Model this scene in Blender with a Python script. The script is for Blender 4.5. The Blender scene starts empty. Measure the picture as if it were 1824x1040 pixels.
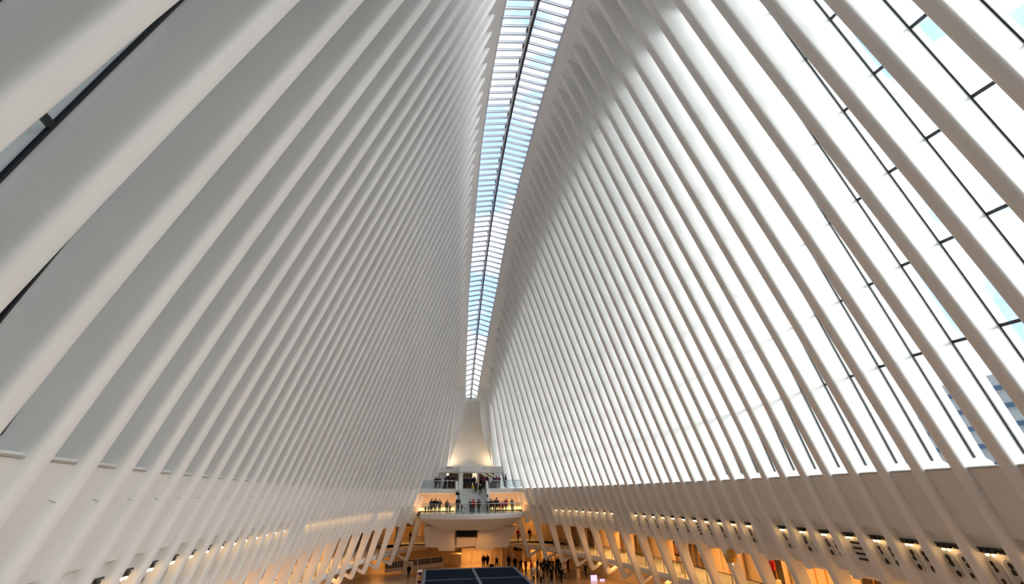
import bpy, bmesh, math, random
import numpy as np
from mathutils import Vector, Matrix

random.seed(7)
SC = bpy.context.scene
COL = SC.collection
S = 1.56           # one rib spacing in metres
ZF = 6.2           # eye height above the hall floor, in rib spacings

# ------------------------------------------------------------------ camera
CX = -3.30265
cam_d = bpy.data.cameras.new('camera')
cam = bpy.data.objects.new('camera', cam_d)
COL.objects.link(cam)
cam_d.sensor_width = 36.0
cam_d.lens = 783.7263 / 1824 * 36.0
cam_d.clip_end = 2000
_R = Vector((0.98722021, -0.15907297, -0.00959405))
_U = Vector((-0.05747873, -0.41157551, 0.90956132))
_F = Vector((0.14863530, 0.89738587, 0.41545897))
_m = Matrix((_R, _U, -_F)).transposed().to_4x4()
_m.translation = Vector((CX * S, 0, ZF * S))
cam.matrix_world = _m
SC.camera = cam
FPX = 783.7263

# ------------------------------------------------------------------ world, exposure
SC.view_settings.view_transform = 'Standard'
SC.view_settings.look = 'None'
SC.view_settings.gamma = 1.0
SC.view_settings.exposure = 0.2
SC.view_settings.use_curve_mapping = False
SC.cycles.use_denoising = True
SC.cycles.max_bounces = 14
SC.cycles.diffuse_bounces = 8
SC.cycles.transparent_max_bounces = 24
SC.cycles.sample_clamp_indirect = 8.0
SKY_STRENGTH = 1.75
WARM = (1.0, 0.45, 0.12)

W_ = bpy.data.worlds.new('sky')
SC.world = W_
W_.use_nodes = True
nt = W_.node_tree
nt.nodes.clear()
wo = nt.nodes.new('ShaderNodeOutputWorld')
bg = nt.nodes.new('ShaderNodeBackground')
tc = nt.nodes.new('ShaderNodeTexCoord')
mp = nt.nodes.new('ShaderNodeMapping')
mp.inputs['Scale'].default_value = (1.0, 1.0, 2.2)
nz = nt.nodes.new('ShaderNodeTexNoise')
nz.inputs['Scale'].default_value = 3.2
nz.inputs['Detail'].default_value = 7
nz.inputs['Roughness'].default_value = 0.55
cr = nt.nodes.new('ShaderNodeValToRGB')
cr.color_ramp.elements[0].position = 0.40
cr.color_ramp.elements[0].color = (0.36, 0.52, 0.86, 1)
cr.color_ramp.elements[1].position = 0.50
cr.color_ramp.elements[1].color = (0.92, 0.96, 1.0, 1)
nt.links.new(tc.outputs['Generated'], mp.inputs['Vector'])
nt.links.new(mp.outputs['Vector'], nz.inputs['Vector'])
nt.links.new(nz.outputs['Fac'], cr.inputs['Fac'])
nt.links.new(cr.outputs['Color'], bg.inputs['Color'])
bg.inputs['Strength'].default_value = SKY_STRENGTH
nt.links.new(bg.outputs['Background'], wo.inputs['Surface'])

# hazy sun, soft, from the right and from behind the viewer
SUN_STRENGTH = 3.4
sl = bpy.data.lights.new('sun', 'SUN')
sl.energy = SUN_STRENGTH
sl.angle = math.radians(28)
sl.color = (1.0, 0.98, 0.95)
so = bpy.data.objects.new('sun', sl)
so.rotation_euler = Vector((-0.80, 0.52, -0.36)).to_track_quat('-Z', 'Y').to_euler()
COL.objects.link(so)

# ------------------------------------------------------------------ materials
def material(name, col, rough=0.5, metal=0.0, noise=0.0, nscale=3.0, spec=0.5, emit=None, estr=0.0, col2=None, bump=0.0):
    m = bpy.data.materials.new(name)
    m.use_nodes = True
    n = m.node_tree.nodes
    l = m.node_tree.links
    b = n['Principled BSDF']
    b.inputs['Base Color'].default_value = (*col, 1)
    b.inputs['Roughness'].default_value = rough
    b.inputs['Metallic'].default_value = metal
    b.inputs['Specular IOR Level'].default_value = spec
    if noise > 0 or col2:
        t = n.new('ShaderNodeTexCoord')
        x = n.new('ShaderNodeTexNoise')
        x.inputs['Scale'].default_value = nscale
        x.inputs['Detail'].default_value = 4
        r = n.new('ShaderNodeValToRGB')
        c2 = col2 or tuple(c * (1 - noise) for c in col)
        r.color_ramp.elements[0].position = 0.35
        r.color_ramp.elements[1].position = 0.65
        r.color_ramp.elements[0].color = (*c2, 1)
        r.color_ramp.elements[1].color = (*col, 1)
        l.new(t.outputs['Object'], x.inputs['Vector'])
        l.new(x.outputs['Fac'], r.inputs['Fac'])
        l.new(r.outputs['Color'], b.inputs['Base Color'])
        if bump > 0:
            bp = n.new('ShaderNodeBump')
            bp.inputs['Strength'].default_value = bump
            l.new(x.outputs['Fac'], bp.inputs['Height'])
            l.new(bp.outputs['Normal'], b.inputs['Normal'])
    if emit:
        b.inputs['Emission Color'].default_value = (*emit, 1)
        b.inputs['Emission Strength'].default_value = estr
    return m

def glass_mat(name, tint, refl=0.06, rough=0.02):
    m = bpy.data.materials.new(name)
    m.use_nodes = True
    n = m.node_tree.nodes
    l = m.node_tree.links
    n.clear()
    o = n.new('ShaderNodeOutputMaterial')
    t = n.new('ShaderNodeBsdfTransparent')
    t.inputs['Color'].default_value = (*tint, 1)
    g = n.new('ShaderNodeBsdfGlossy')
    g.inputs['Roughness'].default_value = rough
    lw = n.new('ShaderNodeLayerWeight')
    lw.inputs['Blend'].default_value = 0.5
    pw = n.new('ShaderNodeMath')
    pw.operation = 'POWER'
    pw.inputs[1].default_value = 5.0
    mm = n.new('ShaderNodeMath')
    mm.operation = 'MULTIPLY_ADD'
    mm.inputs[1].default_value = 0.5
    mm.inputs[2].default_value = refl
    l.new(lw.outputs['Facing'], pw.inputs[0])
    l.new(pw.outputs[0], mm.inputs[0])
    x = n.new('ShaderNodeMixShader')
    l.new(mm.outputs[0], x.inputs['Fac'])
    l.new(t.outputs[0], x.inputs[1])
    l.new(g.outputs[0], x.inputs[2])
    l.new(x.outputs[0], o.inputs['Surface'])
    return m

M = {}
M['white'] = material('white_painted_steel', (0.90, 0.90, 0.885), 0.42, noise=0.05, nscale=0.35, spec=0.35)
M['spandrel'] = material('white_spandrel_paint', (0.80, 0.80, 0.78), 0.5, noise=0.05, nscale=0.5, spec=0.3)
M['soffit'] = material('white_soffit_paint', (0.90, 0.90, 0.885), 0.55, noise=0.03, nscale=0.5, spec=0.3)
M['sill'] = material('grey_sill_metal', (0.42, 0.41, 0.38), 0.5)
M['vault'] = material('white_vault_plaster', (0.80, 0.79, 0.76), 0.6, noise=0.02, nscale=0.6, spec=0.2)
M['mullion'] = material('black_window_metal', (0.012, 0.014, 0.018), 0.4)
M['bar'] = material('skylight_bar_white', (0.80, 0.83, 0.88), 0.4)
M['cap'] = material('grey_bar_cap', (0.30, 0.34, 0.42), 0.5)
M['ridge'] = material('skylight_ridge_dark', (0.03, 0.035, 0.045), 0.4)
M['glass'] = glass_mat('window_glass', (0.93, 0.97, 0.95), 0.03)
M['skyglass'] = glass_mat('skylight_glass', (0.95, 0.97, 1.0), 0.04)
M['railglass'] = glass_mat('railing_glass', (0.86, 0.92, 0.93), 0.07)
M['steel'] = material('brushed_steel', (0.55, 0.56, 0.57), 0.3, 0.9)
M['greyplate'] = material('grey_service_plate', (0.58, 0.58, 0.56), 0.35, 0.3)
M['hole'] = material('black_recess', (0.015, 0.013, 0.012), 0.6)
M['lampmetal'] = material('dark_lamp_metal', (0.06, 0.055, 0.05), 0.35, 0.6)
M['bulb'] = material('warm_lamp_glow', (1, 0.8, 0.5), 0.4, emit=(1.0, 0.58, 0.22), estr=15)
M['strip'] = material('warm_cove_light', (1, 0.8, 0.5), 0.4, emit=(1.0, 0.62, 0.20), estr=2.2)
M['floor'] = material('polished_stone_floor', (0.46, 0.37, 0.28), 0.2, noise=0.06, nscale=1.2)
M['slab'] = material('white_slab_edge', (0.78, 0.79, 0.80), 0.45, noise=0.03)
M['galfloor'] = material('gallery_stone_floor', (0.70, 0.64, 0.56), 0.25, noise=0.05)
M['shopwall'] = material('cream_shop_wall', (0.72, 0.58, 0.40), 0.55, noise=0.08, nscale=0.8)
M['shopdark'] = material('dark_shop_glass', (0.05, 0.03, 0.018), 0.15)
M['stairwall'] = material('grey_riser_stone', (0.62, 0.63, 0.62), 0.5, noise=0.05)
M['concrete'] = material('painted_bulkhead', (0.66, 0.58, 0.50), 0.6, noise=0.05)
M['kiosk'] = material('dark_kiosk_roof', (0.010, 0.016, 0.028), 0.9, spec=0.02, noise=0.25, nscale=0.9)
M['kioskseam'] = material('grey_roof_seam', (0.16, 0.18, 0.22), 0.8, spec=0.1)
M['lobby'] = material('brown_lobby_wall', (0.22, 0.17, 0.12), 0.5, noise=0.2, nscale=2.0)
M['gold'] = material('gold_trim', (0.75, 0.45, 0.10), 0.3, 0.6)
M['yellow'] = material('yellow_fabric', (0.80, 0.50, 0.02), 0.6)
M['orange'] = material('orange_counter', (0.85, 0.30, 0.05), 0.5)
M['pave'] = material('pale_street_paving', (0.50, 0.50, 0.49), 0.8, noise=0.15, nscale=0.4)
M['tower'] = material('dark_tower_glass', (0.022, 0.028, 0.034), 0.6, spec=0.1, noise=0.2, nscale=0.2)
M['towerband'] = material('grey_tower_band', (0.05, 0.056, 0.062), 0.6, spec=0.1)
M['palebuilding'] = material('pale_stone_building', (0.62, 0.63, 0.64), 0.7, noise=0.1, nscale=0.3)
M['bluewindow'] = material('blue_window_glass', (0.10, 0.18, 0.30), 0.15)
M['signgrey'] = material('grey_sign_print', (0.25, 0.25, 0.24), 0.6)
M['skin_a'] = material('skin_light', (0.62, 0.40, 0.30), 0.6)
M['skin_b'] = material('skin_tan', (0.40, 0.23, 0.15), 0.6)
for nm, c in dict(black=(0.012, 0.012, 0.014), navy=(0.012, 0.018, 0.045), charcoal=(0.045, 0.045, 0.05), maroon=(0.14, 0.012, 0.018),
                  red=(0.45, 0.015, 0.02), grey=(0.22, 0.22, 0.22), darkgreen=(0.012, 0.03, 0.022), teal=(0.02, 0.06, 0.075),
                  purple=(0.12, 0.02, 0.12), white=(0.75, 0.73, 0.70), brown=(0.09, 0.04, 0.02), denim=(0.03, 0.06, 0.11),
                  pink=(0.60, 0.18, 0.20), tan=(0.45, 0.30, 0.18)).items():
    M['c_' + nm] = material(nm + '_cloth', c, 0.85, spec=0.2)
M['hair_black'] = material('black_hair', (0.010, 0.008, 0.007), 0.5)
M['hair_brown'] = material('brown_hair', (0.05, 0.022, 0.010), 0.5)
M['hair_red'] = material('dark_red_hair', (0.10, 0.015, 0.010), 0.5)
M['eye'] = material('dark_eye', (0.02, 0.015, 0.012), 0.3)

# ------------------------------------------------------------------ helpers
def wp(x, y, z):
    return (x * S, y * S, (z + ZF) * S)

def props(o, label=None, cat=None, group=None, kind=None):
    if label: o['label'] = label
    if cat: o['category'] = cat
    if group: o['group'] = group
    if kind: o['kind'] = kind
    return o

class MB:
    """collects geometry given in rib spacings and makes one mesh object"""
    def __init__(self):
        self.v = []
        self.f = []
    def add(self, vs, fs):
        n = len(self.v)
        self.v += [tuple(v) for v in vs]
        self.f += [tuple(i + n for i in f) for f in fs]
        return self
    def box(self, x0, x1, y0, y1, z0, z1):
        v = [(x, y, z) for z in (z0, z1) for y in (y0, y1) for x in (x0, x1)]
        return self.add(v, [(0, 2, 3, 1), (4, 5, 7, 6), (0, 1, 5, 4), (2, 6, 7, 3), (0, 4, 6, 2), (1, 3, 7, 5)])
    def bbox(self, x0, x1, y0, y1, z0, z1, b=0.03):
        """box with chamfered vertical and horizontal edges"""
        b = min(b, (x1 - x0) * .45, (y1 - y0) * .45, (z1 - z0) * .45)
        rings = []
        for z, q in ((z0, b), (z0 + b, 0), (z1 - b, 0), (z1, b)):
            xa, xb, ya, yb = x0 + q, x1 - q, y0 + q, y1 - q
            rings.append([(xa + b, ya, z), (xb - b, ya, z), (xb, ya + b, z), (xb, yb - b, z), (xb - b, yb, z), (xa + b, yb, z), (xa, yb - b, z), (xa, ya + b, z)])
        return self.loft(rings, True, True)
    def loft(self, rings, closed=True, caps=False):
        n = len(rings[0])
        v = [p for r in rings for p in r]
        f = []
        for i in range(len(rings) - 1):
            for j in range(n if closed else n - 1):
                a, b = i * n + j, i * n + (j + 1) % n
                f.append((a, b, b + n, a + n))
        if caps:
            f.append(tuple(range(n - 1, -1, -1)))
            f.append(tuple((len(rings) - 1) * n + j for j in range(n)))
        return self.add(v, f)
    def tube(self, pts, r, n=8, rb=None):
        rings = []
        P = [Vector(p) for p in pts]
        for i, p in enumerate(P):
            t = (P[min(i + 1, len(P) - 1)] - P[max(i - 1, 0)]).normalized()
            a = t.cross(Vector((0, 0, 1)) if abs(t.z) < 0.9 else Vector((1, 0, 0))).normalized()
            b = t.cross(a)
            rr = r[i] if isinstance(r, (list, tuple)) else r
            rings.append([tuple(p + a * rr * math.cos(2 * math.pi * k / n) + b * rr * math.sin(2 * math.pi * k / n)) for k in range(n)])
        return self.loft(rings, True, True)
    def poly_y(self, pts, y0, y1):
        """polygon in the x-z plane extruded along y"""
        n = len(pts)
        return self.loft([[(x, y0, z) for x, z in pts], [(x, y1, z) for x, z in pts]], True, True)
    def poly_z(self, pts, z0, z1):
        return self.loft([[(x, y, z0) for x, y in pts], [(x, y, z1) for x, y in pts]], True, True)
    def slab4(self, quad, thick):
        """thin plate from a quad, thickened along its normal"""
        q = [Vector(p) for p in quad]
        nrm = (q[1] - q[0]).cross(q[3] - q[0]).normalized() * thick
        return self.loft([[tuple(p) for p in q], [tuple(p + nrm) for p in q]], True, True)
    def ellipsoid(self, c, r, nu=10, nv=6, a0=-90, a1=90):
        rings = []
        for i in range(nv + 1):
            t = math.radians(a0 + (a1 - a0) * i / nv)
            t = max(min(t, math.pi / 2 - .03), -math.pi / 2 + .03)
            rings.append([(c[0] + r[0] * math.cos(t) * math.cos(2 * math.pi * j / nu), c[1] + r[1] * math.cos(t) * math.sin(2 * math.pi * j / nu), c[2] + r[2] * math.sin(t)) for j in range(nu)])
        return self.loft(rings, True, True)
    def mesh(self, name, mats, offs=(0, 0, 0), world=True, smooth=None, fmat=None):
        me = bpy.data.meshes.new(name)
        vs = [tuple(a - b for a, b in zip(wp(*v) if world else v, offs)) for v in self.v]
        me.from_pydata(vs, [], self.f)
        for m in (mats if isinstance(mats, (list, tuple)) else [mats]):
            me.materials.append(m)
        if fmat:
            for p, i in zip(me.polygons, fmat): p.material_index = i
        me.update()
        if smooth:
            me.polygons.foreach_set('use_smooth', [True] * len(me.polygons))
            me.set_sharp_from_angle(angle=math.radians(smooth))
        return me
    def build(self, name, mat, parent=None, smooth=None, kind=None, root=None):
        r = root or parent
        while r is not None and r.parent is not None: r = r.parent
        offs = tuple(r.location) if r is not None else (0, 0, 0)
        if r is None:                       # a thing of its own: origin at the base of its box
            P = np.array([wp(*v) for v in self.v])
            offs = tuple(float(a) for a in ((P[:, 0].min() + P[:, 0].max()) / 2, (P[:, 1].min() + P[:, 1].max()) / 2, P[:, 2].min()))
        o = bpy.data.objects.new(name, self.mesh(name, mat, offs, True, smooth))
        COL.objects.link(o)
        if parent is not None: o.parent = parent
        else: o.location = offs
        if kind: o['kind'] = kind
        return o

def empty(name, loc, label=None, cat=None, group=None, kind=None):
    o = bpy.data.objects.new(name, None)
    o.location = wp(*loc)
    o.empty_display_size = 0.2
    COL.objects.link(o)
    return props(o, label, cat, group, kind)

def at(px, py, Y):
    """point of the hall at station Y seen in direction (px, py)"""
    d = _F * FPX + _R * (px - 912) - _U * (py - 520)
    t = Y / d.y
    return Vector((CX + d.x * t, Y, d.z * t))
def atz(px, py, Z):
    d = _F * FPX + _R * (px - 912) - _U * (py - 520)
    t = Z / d.z
    return Vector((CX + d.x * t, d.y * t, Z))

def area(name, loc, size, power, col, rot=(0, 0, 0), spread=math.pi):
    l = bpy.data.lights.new(name, 'AREA')
    l.shape = 'RECTANGLE'
    l.size, l.size_y = size[0] * S, size[1] * S
    l.energy = power * (S / 2.0) ** 2
    l.color = col
    l.spread = spread
    o = bpy.data.objects.new(name, l)
    o.location = wp(*loc)
    o.rotation_euler = rot
    COL.objects.link(o)
    return o

# ------------------------------------------------------------------ the ribbed hall: profile functions
YC = 19.66037
T0 = 7.6605
H = 0.135                                   # half thickness of a rib
def qq(Y): return (Y - YC) / 30
def Wd(Y): return 8.48431 * math.sqrt(max(1 - 1.204765 * qq(Y) ** 2, 0.02))
def Zs(Y): return 0.39908 - 0.05703 * qq(Y) ** 2
def Zt(Y): q = qq(Y); return 20.08069 + 1.02882 * q - 14.98389 * q * q
def Wt(Y): return 1.99638 - 0.68703 * qq(Y) ** 2
def nose(Y, u):
    q = qq(Y)
    if u >= 0:
        b = 0.07334 + 0.06537 * q - 0.31916 * q * q
        g = 0.05191 - 1.23443 * q
        w = Wd(Y)
        return (w + (Wt(Y) - w) * u + b * 4 * u * (1 - u) + g * u * (1 - u) * (1 - 2 * u), Zs(Y) + (Zt(Y) - Zs(Y)) * u)
    z = Zs(Y) + u                            # below the sill u is a drop in rib spacings
    return (Wd(Y) - 0.32 * u, z)
def noseN(Y, u):
    """outward normal in the x-z plane"""
    if u >= 0:
        a, b = nose(Y, max(u - .01, 0)), nose(Y, u + .01)
    else:
        a, b = nose(Y, u), nose(Y, 0)
    dx, dz = b[0] - a[0], b[1] - a[1]
    L = math.hypot(dx, dz)
    return (dz / L, -dx / L)
UG = 0.82
def dglass(Y, u):
    d = 0.45 + 0.075 * max(nose(Y, min(max(u, 0), UG))[1] - 0.4, 0)
    d = min(d, .13 + .75 * max(1 - u, 0) * (Zt(Y) - Zs(Y)))      # the roof plate closes in on the rib towards the spine
    return d
def dout(Y, u):
    return dglass(Y, u) + (0.25 if u < UG else 0.25 * (1 - (u - UG) / (1 - UG)) + 0.02)
def offp(s, Y, u, d):
    x, z = nose(Y, u)
    n = noseN(Y, u)
    return (s * (x + n[0] * d), Y, z + n[1] * d)

RIBS = list(range(-13, 39))
def long_rib(k): return k % 2 == 1
def yk(k): return T0 + k

wallL = props(empty('wall_left', (-8, 20, -ZF)), 'tall white ribbed wall on the left, its fins lit along their edges', None, None, 'structure')
wallR = props(empty('wall_right', (8, 20, -ZF)), 'tall white ribbed wall on the right with daylight between its fins', None, None, 'structure')
WALL = {-1: wallL, 1: wallR}

def rib_mesh(s, k):
    Y = yk(k)
    yc = Y - H
    rows = []                                # (x, z, nx, nz, depth, inset)
    lng = long_rib(k)
    us = []
    if lng:
        zb = -5.25
        # outward hook under the gallery
        xb = Wd(Y) - 0.32 * (zb - Zs(Y))
        for dx, dz, nx, nz, d in ((1.10, 0.62, 0.45, 0.90, .22), (0.50, 0.22, 0.40, 0.92, .26), (0.18, 0.06, 0.45, 0.89, .30), (0.03, 0.05, 0.75, 0.66, .36), (-0.03, 0.16, 0.92, 0.38, .36)):
            rows.append((xb + dx, zb + dz, nx, nz, d, 0))
        for u in (-5.3, -4.6, -3.8, -3.0, -2.2, -1.5):
            us.append((u, 0.27 + 0.38 * ((u + 5.6) / 4.1) ** 1.4, 0))
    else:
        for u, d in ((-2.80, .30), (-2.74, .46), (-2.62, .58), (-2.0, .70), (-1.5, .8)):
            us.append((u, d, 0))
    us += [(-1.0, .82, 0), (-.45, .82, 0), (-.12, .82, 0), (0.0, dout(Y, 0), 0)]
    us += [(u, dout(Y, u), 0) for u in (.06, .13, .2, .28, .36, .44, .52, .6, .68, .75, .81, .86, .9, .92, .94, .96, .98, 1.0)] + [(1.03, .42, 0)]
    for u, d, ins in us:
        x, z = nose(Y, u)
        n = noseN(Y, u)
        rows.append((x, z, n[0], n[1], d, ins))
    rings = []
    for x, z, nx, nz, d, ins in rows:
        h = H - ins
        d = max(d, 0.16)
        hs = [(.13, 1), (.075, 1), (.045, .985), (.015, .93), (-.010, .82), (-.028, .62), (-.036, .32)]
        sec = [(d, h), (max(d * .6, .13), h)] + [(o, t * h) for o, t in hs] + [(-.038, 0)] + [(o, -t * h) for o, t in hs[::-1]] + [(max(d * .6, .13), -h), (d, -h)]
        rings.append([(s * (x + nx * o), yc + t, z + nz * o) for o, t in sec])
    return MB().loft(rings, True, True)

for s in (-1, 1):
    for k in RIBS:
        rb = rib_mesh(s, k).build('rib', M['white'], WALL[s], smooth=50)
        if -9 <= k <= 10:
            Yf = yk(k) - 2 * H
            MB().loft([[offp(s, y, u, d) for u, d in ((-.458, .05), (-.446, .05), (-.446, .14), (-.458, .14))] for y in (Yf - .004, Yf + .01)], True, True).build('joint', M['greyplate'], rb, root=WALL[s])

# bays between ribs: spandrel, glazing, roof panel, lower panel
SILLZ = (2.82, 4.61, 6.37, 8.12, 9.8, 11.5, 13.2, 14.9)
def u_of_z(Y, z):
    """curve parameter whose point on the glass lies at height z"""
    u = (z - Zs(Y)) / (Zt(Y) - Zs(Y))
    for _ in range(3):
        u += (z - offp(1, Y, u, dglass(Y, u))[2]) / (Zt(Y) - Zs(Y))
    return u
def strip(mb, s, Y0, Y1, prof):
    """plate across a bay following (u, depth) pairs, with thickness .05 outwards"""
    rings = []
    for off in (0, .05):
        rings.append([[offp(s, Y, u, d + off) for u, d in prof] for Y in (Y0, Y1)])
    (a0, a1), (b0, b1) = rings
    n = len(prof)
    loop = [[a0[i], a1[i], b1[i], b0[i]] for i in range(n)]
    return mb.loft(loop, True, True)

for s in (-1, 1):
    for k in RIBS[:-1]:
        Yn, Yf = yk(k), yk(k + 1) - 2 * H      # far face of the near rib, camera face of the far rib
        a, b = Yn - .01, Yf + .01
        # spandrel with its sill ledge on top and return underneath
        mb = MB()
        strip(mb, s, a, b, [(-1.37, .13), (-.9, .13), (-.45, .13), (-.02, .13)])
        mb.build('spandrel_panel', M['spandrel'], WALL[s])
        mb = MB()
        r = []
        for Y in (a, b):
            x0, z0 = nose(Y, 0)
            r.append([(s * (x0 + .12), Y, z0 - .022), (s * (x0 + .115), Y, z0), (s * (x0 + .62), Y, z0), (s * (x0 + .62), Y, z0 - .022)])
        mb.loft(r, True, True).build('sill', M['sill'], WALL[s])
        if k < 33:
            mb = MB()
            r = []
            for Y in (a, b):
                r.append([offp(s, Y, -1.37, .17), offp(s, Y, -1.33, .17), offp(s, Y, -1.31, .34), offp(s, Y, -1.35, .34)])
            mb.loft(r, True, True).build('recess_soffit', M['spandrel'], WALL[s])
            mb = MB()
            q0 = -2.86 if long_rib(k) else -2.80
            pr = [(q0, .34), (q0 + .06, .26), (q0 + .2, .24), (-2.2, .24), (-1.7, .24), (-1.36, .24)]
            strip(mb, s, a, b, pr)
            mb.build('lower_panel', M['spandrel'], WALL[s], smooth=40)
        # glazing
        Ym = (a + b) / 2
        zs = [Zs(Ym) + .06] + [z for z in SILLZ if u_of_z(Ym, z) < UG - .04]
        ulist = [.004] + [u_of_z(Ym, z) for z in zs[1:]] + [UG]
        fr = MB()
        w = .028
        def rowp(Y, u, d): return offp(s, Y, u, d)
        allu = sorted(set(ulist + [ulist[0] + (UG - ulist[0]) * i / 12 for i in range(13)]))
        for y0, y1 in ((b - w - .012, b), (a, a + w)):
            fr.loft([[rowp(y0, u, dglass(y0, u) - .014), rowp(y1, u, dglass(y0, u) - .014), rowp(y1, u, dglass(y0, u) + .025), rowp(y0, u, dglass(y0, u) + .025)] for u in allu], True, True)
        hz = .03
        for i, u in enumerate(ulist[1:]):
            du = hz / (Zt(Ym) - Zs(Ym))
            fr.loft([[rowp(Y, u - du, dglass(Y, u) - .014), rowp(Y, u + du, dglass(Y, u) - .014), rowp(Y, u + du, dglass(Y, u) + .025), rowp(Y, u - du, dglass(Y, u) + .025)] for Y in (a, b)], True, True)
        fo = fr.build('window_frame', M['mullion'], WALL[s])
        split = (s > 0 and -8 <= k <= 12) or (s < 0 and k < -4)
        us = ulist if split else [ulist[0], ulist[-1]]
        for u0, u1 in zip(us[:-1], us[1:]):
            mm = [u0 + (u1 - u0) * i / (2 if split else 10) for i in range((2 if split else 10) + 1)]
            pm = MB()
            pm.loft([[rowp(Y, u, dglass(Y, u) + .01) for Y in (a, b)] for u in mm], False, False)
            pm.build('pane', M['glass'], fo, root=WALL[s])
        # solid panel above the glass, up to the spine
        mb = MB()
        strip(mb, s, a, yk(k + 1) + .01, [(u, dglass(Ym, u)) for u in (UG - .005, .85, .88, .90, .92, .94, .96, .98, 1.0)] + [(1.012, .16)])
        mb.build('roof_panel', M['white'], WALL[s], smooth=50)

# ------------------------------------------------------------------ spine soffit and skylight
HW = [(-9, .75), (-3, 1.0), (3, 1.28), (11.5, 1.46), (16, 1.55), (22, 1.58), (28.8, 1.42), (36.2, 1.28), (42, .97), (46.5, .66), (48.2, .55)]
def hw(Y): return float(np.interp(Y, [a for a, b in HW], [b for a, b in HW]))
def Zr(Y): return Zt(Y) + .92
YA, YB = -5.6, 47.6
ys = [YA + (YB - YA) * i / 60 for i in range(61)]
ceil = empty('ceiling', (0, 20, Zt(20)), 'white spine soffit beside the skylight', None, None, 'structure')
for s in (-1, 1):
    mb = MB()
    rings = []
    for Y in ys:
        h = hw(Y)
        n = noseN(Y, .99)
        x1, z1 = nose(Y, 1.0)
        rings.append([(s * h, Y, Zr(Y) - .30), (s * (h + .04), Y, Zr(Y) - .48), (s * (x1 + n[0] * .11), Y, z1 + n[1] * .11), (s * (x1 + n[0] * .30), Y, z1 + n[1] * .30),
                      (s * (x1 + .05), Y, Zr(Y) + .05), (s * (h + .03), Y, Zr(Y) - .1)])
    mb.loft(rings, True, True).build('spine_soffit', M['soffit'], ceil, smooth=35)

win = props(empty('window_1', (0, 20, Zr(20))), 'long glazed ridge skylight of many narrow panes tapering to the far end', None, None, 'structure')
# ridge beam: dark, with a slim white rail beside it
mb = MB(); mb2 = MB()
mb.loft([[(-.05, Y, Zr(Y) - .10), (.05, Y, Zr(Y) - .10), (.05, Y, Zr(Y) + .06), (-.05, Y, Zr(Y) + .06)] for Y in ys], True, True)
mb.build('ridge_beam', M['ridge'], win)
mb2.loft([[(-.17, Y, Zr(Y) - .13), (-.08, Y, Zr(Y) - .13), (-.08, Y, Zr(Y) - .06), (-.17, Y, Zr(Y) - .06)] for Y in ys], True, True)
mb2.build('ridge_rail', M['bar'], win)
for s in (-1, 1):
    MB().loft([[(s * (hw(Y) - .05), Y, Zr(Y) - .40), (s * (hw(Y) + .02), Y, Zr(Y) - .40), (s * (hw(Y) + .02), Y, Zr(Y) - .22), (s * (hw(Y) - .05), Y, Zr(Y) - .22)] for Y in ys], True, True).build('edge_frame', M['bar'], win)
nb = 0
Yb = 3.4
while Yb < 47.3:
    for s in (-1, 1):
        h0, h1 = hw(Yb), hw(Yb + .5)
        z0, z1 = Zr(Yb), Zr(Yb + .5)
        mb = MB()
        for dy, t in ((0, .035), ):
            mb.loft([[(s * .06, Yb - t, z0 - .06), (s * .06, Yb + t, z0 - .06), (s * .06, Yb + t, z0 + .02), (s * .06, Yb - t, z0 + .02)],
                     [(s * h0, Yb - t, z0 - .35), (s * h0, Yb + t, z0 - .35), (s * h0, Yb + t, z0 - .26), (s * h0, Yb - t, z0 - .26)]], True, True)
        bo = mb.build('glazing_bar', M['bar'], win)
        MB().loft([[(s * .06, Yb - .05, z0 + .018), (s * .06, Yb + .05, z0 + .018), (s * .06, Yb + .05, z0 + .05), (s * .06, Yb - .05, z0 + .05)],
                   [(s * h0, Yb - .05, z0 - .262), (s * h0, Yb + .05, z0 - .262), (s * h0, Yb + .05, z0 - .23), (s * h0, Yb - .05, z0 - .23)]], True, True).build('bar_cap', M['cap'], bo, root=win)
        MB().add([(s * .05, Yb, z0 + .01), (s * h0, Yb, z0 - .27), (s * h1, Yb + .5, z1 - .27), (s * .05, Yb + .5, z1 + .01)], [(0, 1, 2, 3)]).build('pane', M['skyglass'], win)
        if int(round((Yb - 3.4) / .5)) % 2 == 0 and s < 0:
            MB().box(-.235, -.175, Yb + .05, Yb + .27, z0 - .12, z0 - .07).build('dark_dash', M['ridge'], win)  # short dark dashes beside the white ridge rail
    Yb += .5
# silver rounded end of the skylight
mb = MB()
rr = []
for i in range(9):
    a = math.pi * i / 8
    c, sn = math.cos(a), math.sin(a)
    rr.append([(.60 * c, YB + .35 * sn, Zr(YB) - .46 - .3 * sn), (.52 * c, YB + .25 * sn, Zr(YB) - .44 - .28 * sn), (.52 * c, YB + .25 * sn, Zr(YB) - .1), (.60 * c, YB + .35 * sn, Zr(YB) - .1)])
mb.loft(rr, True, True).build('end_cap', M['steel'], win, smooth=40)

# ------------------------------------------------------------------ near end closure behind the viewer
MB().box(-6.5, 6.5, -7.0, -6.6, -ZF, 12).build('wall_back', M['lobby'], None, kind='structure')

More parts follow.
